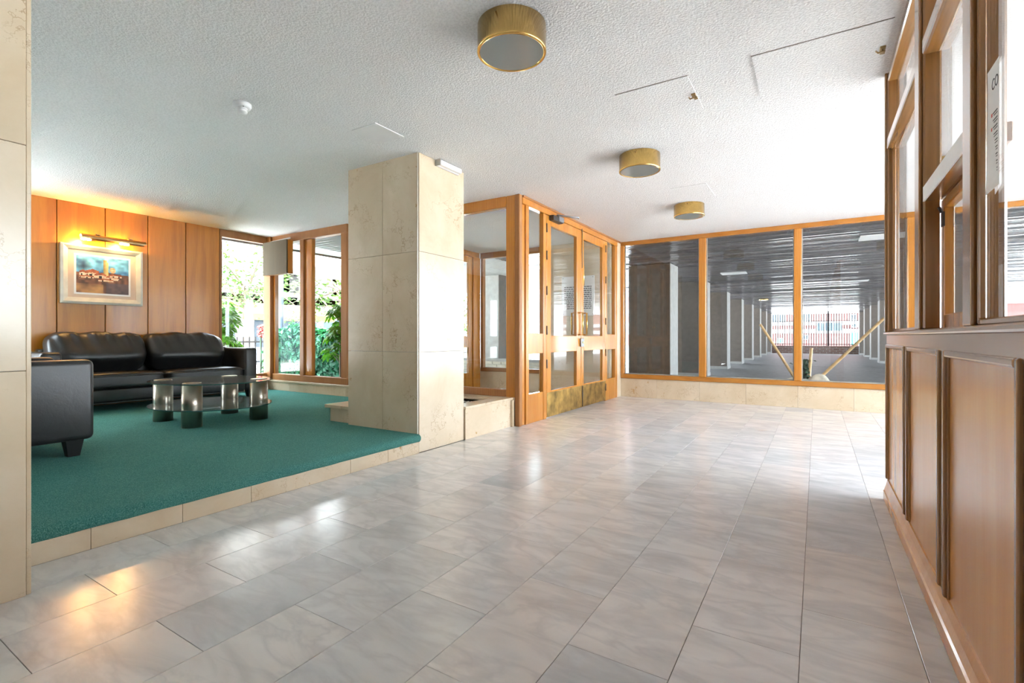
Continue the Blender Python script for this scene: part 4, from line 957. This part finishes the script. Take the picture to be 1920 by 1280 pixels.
# fatsia plants with big palmate leaves
b = bmesh.new(); nl = 8
ctr = b.verts.new((0, 0, 0))
for k in range(nl):
    a = math.radians(-125 + 250 * k / (nl - 1)); L_ = 0.16 * (1.0 - 0.25 * abs(k - (nl - 1) / 2) / (nl / 2)); d = Vector((math.sin(a), math.cos(a), 0)); s = Vector((d.y, -d.x, 0))
    p1 = b.verts.new(d * L_ * 0.35 + s * 0.016); p2 = b.verts.new(d * L_ * 0.68 + s * 0.027 + Vector((0, 0, -0.01))); p3 = b.verts.new(d * L_ + Vector((0, 0, -0.035))); p4 = b.verts.new(d * L_ * 0.68 - s * 0.027 + Vector((0, 0, -0.01))); p5 = b.verts.new(d * L_ * 0.35 - s * 0.016); mid = b.verts.new(d * L_ * 0.6 + Vector((0, 0, 0.006)))
    for f in ((ctr, p1, mid), (p1, p2, mid), (p2, p3, mid), (p3, p4, mid), (p4, p5, mid), (p5, ctr, mid)): b.faces.new(f)
fat = mesh_of(b, 'leaf', 'fatsia')
def fatsia(x, y, h, n, label, seed, spread, sc=1.0):
    r = random.Random(seed); t = thing('fatsia_plant', label, 'plant', (x, y, -0.22), 'fatsia plants by the garden windows'); bst = bmesh.new()
    for i in range(n):
        a = r.uniform(0, 6.28); z = h * (0.42 + 0.58 * (i + 0.5) / n); rd = spread * r.uniform(0.35, 1.0) * (1.1 - 0.5 * i / n)
        p = Vector((x + rd * math.cos(a), y + rd * math.sin(a), z)); q = Vector((x + 0.05 * math.cos(a * 3), y, z - 0.12))
        o = mesh_at('leaf', fat, p, t, (r.uniform(-0.75, -0.2), r.uniform(-0.3, 0.3), a - P2)); o.scale = (sc * r.uniform(0.8, 1.25),) * 3
        tube(bst, [q, q.lerp(p, 0.6) + Vector((0, 0, 0.03)), p], 0.005, 5, False)
    tube(bst, [(x, y, -0.22), (x, y, h * 0.95)], [0.02, 0.012], 6); obj('stem', bst, 'bark', t)
fatsia(-8.15, 4.22, 1.52, 46, 'fatsia with big palmate leaves outside the narrow window', 4, 0.36, 1.15)
fatsia(-6.55, 5.30, 1.45, 34, 'fatsia with bright leaves at the right of the garden window', 9, 0.26, 1.1)
# street tree with thin leafy twigs
def tree(x, y, label, seed, zc, rad, n, hgt):
    r = random.Random(seed); t = thing('street_tree', label, 'tree', (x, y, -0.22)); b = bmesh.new(); tips = []
    tube(b, [(x, y, -0.22), (x + 0.1, y, zc * 0.5), (x, y + 0.1, zc)], [0.10, 0.08, 0.05], 8)
    for i in range(16):
        a = r.uniform(0, 6.28); e = Vector((x + rad * math.cos(a) * r.uniform(.5, 1), y + rad * math.sin(a) * r.uniform(.5, 1), zc + r.uniform(-0.9, 1.0) * hgt)); s = Vector((x, y, zc * r.uniform(0.55, 1.0))); mdl = s.lerp(e, 0.5) + Vector((0, 0, 0.25))
        tube(b, [s, mdl, e], [0.035, 0.018, 0.006], 5); tips += [(s, mdl, e)]
    obj('branches', b, 'bark', t); b = bmesh.new()
    def P(r):
        s, mm, e = tips[r.randrange(len(tips))]; k = r.uniform(0.25, 1.05); p = mm.lerp(e, (k - .5) * 2) if k > .5 else s.lerp(mm, k * 2)
        return (p.x + r.gauss(0, 0.22), p.y + r.gauss(0, 0.22), p.z + r.gauss(0, 0.22)), (r.uniform(-1, 1), r.uniform(-1, 1), 1)
    leafcloud(b, n, P, 0.05, 0.10, seed + 1); o = obj('foliage', b, 'tree_leaf', t); o['kind'] = 'stuff'
tree(-14.0, 8.0, 'light green street tree seen through the narrow window', 21, 2.6, 1.9, 900, 1.5)
tree(-12.2, 9.9, 'light green street tree seen through the garden window', 33, 2.4, 2.0, 1100, 1.3)
tree(-16.5, 21.5, 'leafy tree beyond the street doors', 41, 2.4, 2.6, 2200, 1.9)
# iron railing
fr = thing('garden_railing', 'black iron railing along the street outside the windows', 'fence', (-10.6, 9.0, -0.22))
bb_ = bmesh.new(); bx(bb_, -0.011, 0.011, -0.011, 0.011, 0.0, 1.15); rme = mesh_of(bb_, 'bar', 'iron'); y = 5.2
while y < 17: mesh_at('bar', rme, (-10.6, y, -0.22), fr); y += 0.135
for z in (-0.1, 0.36, 0.80): box('rail', -10.62, -10.58, 5.1, 17, z, z + 0.035, 'iron', fr)
t = thing('lamp_post', 'blue grey street lamp post behind the hedge', 'lamp post', (-11.5, 8.75, -0.22))
pxl = (-12.33, 8.0)
b = bmesh.new(); tube(b, [(-11.1, 7.22, -0.22), (-11.1, 7.22, 4.6)], [0.068, 0.05], 14); obj('pole', b, 'post_blue', t)
b = bmesh.new(); tube(b, [(-11.1, 7.22, -0.22), (-11.1, 7.22, 0.25), (-11.1, 7.22, 0.3)], [0.11, 0.11, 0.07], 14); obj('base', b, 'post_blue', t)
b = bmesh.new(); tube(b, [(-11.1, 7.22, 4.5), (-10.5, 7.3, 4.8)], 0.04, 8); bx(b, -10.7, -10.2, 7.2, 7.4, 4.75, 4.88, 0.03); obj('lantern', b, 'grey_metal', t)
t = thing('red_flower', 'red flower spike above the iron railing', 'flower', (-9.9, 5.75, -0.22))
b = bmesh.new(); tube(b, [(-9.9, 5.98, -0.22), (-9.9, 5.98, 1.15)], 0.012, 6); obj('stem', b, 'leaf_dark', t)
b = bmesh.new()
for i in range(9):
    bb = bmesh.new(); bmesh.ops.create_icosphere(bb, subdivisions=1, radius=0.055); join(b, bb, Matrix.Translation((-9.9 + 0.05 * math.sin(i * 2), 5.98 + 0.06 * math.cos(i * 2.3), 0.92 + i * 0.03)) @ Matrix.Diagonal((1, 1, 0.6, 1)))
obj('petals', b, 'red', t)
# parked car
t = thing('parked_car', 'grey parked car behind the iron railing', 'car', (-17.4, 8.2, -0.22))
b = bmesh.new(); prism(b, [(-2.0, 0.25), (2.0, 0.25), (2.05, 0.75), (1.2, 0.85), (0.65, 1.35), (-1.0, 1.38), (-1.7, 0.9), (-2.05, 0.8)], -0.85, 0.85, Matrix.Translation((-17.4, 8.2, -0.22)) @ Matrix(((0, 0, 1, 0), (1, 0, 0, 0), (0, 1, 0, 0), (0, 0, 0, 1)))); obj('body', b, 'car', t)
b = bmesh.new(); prism(b, [(1.05, 0.88), (0.6, 1.28), (-0.95, 1.30), (-1.5, 0.92)], -0.86, 0.86, Matrix.Translation((-17.4, 8.2, -0.22)) @ Matrix(((0, 0, 1, 0), (1, 0, 0, 0), (0, 1, 0, 0), (0, 0, 0, 1)))); obj('windows', b, 'win_dark', t)
for dy in (-1.25, 1.25):
    for dx in (-0.75, 0.75): b = bmesh.new(); tube(b, [(-17.4 + dx - 0.12, 8.2 + dy, 0.11), (-17.4 + dx + 0.12, 8.2 + dy, 0.11)], 0.33, 18); obj('wheel', b, 'black', t)
box('tail_lamp', -16.56, -16.50, 6.2, 6.34, 0.36, 0.55, 'red', t)
# building across the street
op = thing('street_building', 'pale building with shutters and shop awning across the street', 'building', (-21, 12, -0.22))
box('wall', -26, -20, -12, 26, -0.22, 11, 'facade', op)
for k in range(9):
    y = -8 + k * 3.4
    for z in (3.0, 6.2):
        wn = box('window', -20.05, -20.0, y, y + 1.4, z, z + 1.6, 'win_dark', op); b = bmesh.new()
        for q in ((y - 0.1, y, z, z + 1.6), (y + 1.4, y + 1.5, z, z + 1.6), (y - 0.1, y + 1.5, z + 1.6, z + 1.7), (y - 0.1, y + 1.5, z - 0.1, z)): bx(b, -20.12, -20.0, q[0], q[1], q[2], q[3])
        obj('window_frame', b, 'facade_brown', wn)
    box('shop_front', -20.05, -19.98, y - 0.6, y + 2.0, -0.1, 1.75, 'win_dark', op)
box('cornice', -20.5, -20.0, -12, 26, 2.35, 2.7, 'facade_brown', op)
t = thing('shop_awning', 'yellow shop awning across the street behind the lamp post', 'awning', (-19.4, 12.6, 1.6))
b = bmesh.new(); prism(b, [(-19.97, 2.33), (-18.7, 1.85), (-18.7, 1.60), (-18.73, 1.60), (-18.73, 1.83), (-19.97, 2.28)], 10.6, 14.8, Matrix(((1, 0, 0, 0), (0, 0, 1, 0), (0, 1, 0, 0), (0, 0, 0, 1)))); obj('canopy', b, 'yellow', t)
for y in (10.8, 14.6): b = bmesh.new(); tube(b, [(-19.97, y, 1.5), (-18.75, y, 1.84)], 0.02, 6); obj('arm', b, 'grey_metal', t)
# dark canopy building beyond the soffit
t = thing('canopy_block', 'brown panelled canopy seen beyond the slatted soffit', 'canopy', (-13, 13.5, 2.5))
box('fascia', -17.5, -12.6, 14.0, 14.6, 2.9, 3.75, 'facade_brown', t); box('roof', -17.5, -12.6, 14.0, 18, 3.75, 3.9, 'facade', t); box('support', -17.4, -17.1, 14.2, 14.5, -0.22, 2.9, 'facade', t); box('support', -12.95, -12.65, 14.2, 14.5, -0.22, 2.9, 'facade', t)
# low cream brick wall and pier outside the vestibule
cw = thing('garden_brick_wall', 'low cream brick wall outside the vestibule glass', 'wall', (-6.1, 9.6, -0.22))
box('mortar', -9.0, -3.4, 9.53, 9.66, -0.22, 0.395, 'pale_stone', cw)
bm_ = bmesh.new(); bx(bm_, -0.118, 0.118, -0.06, 0.06, -0.031, 0.031, 0.004); bme = mesh_of(bm_, 'brick', 'brick_cream')
for r_ in range(8):
    z = -0.18 + r_ * 0.072; x = -8.9 + (0.123 if r_ % 2 else 0)
    while x < -3.45:
        if z > -0.05: mesh_at('brick', bme, (x, 9.575 + R.uniform(-0.004, 0.004), z), cw)
        x += 0.246
box('coping', -9.05, -3.4, 9.50, 9.70, 0.395, 0.42, 'pale_stone', cw)
t = thing('entrance_pier', 'pale pier beside the cream brick wall outside the vestibule', 'pier', (-6.5, 9.95, -0.22))
box('cladding', -6.95, -6.42, 9.75, 10.35, -0.22, HC, 'pale_stone', t); box('lit_or_shaded_edge', -6.42, -6.40, 9.75, 10.35, -0.22, HC, 'shaded_stone', t); box('skirting', -6.96, -6.39, 9.74, 10.36, -0.22, -0.08, 'pale_stone', t)
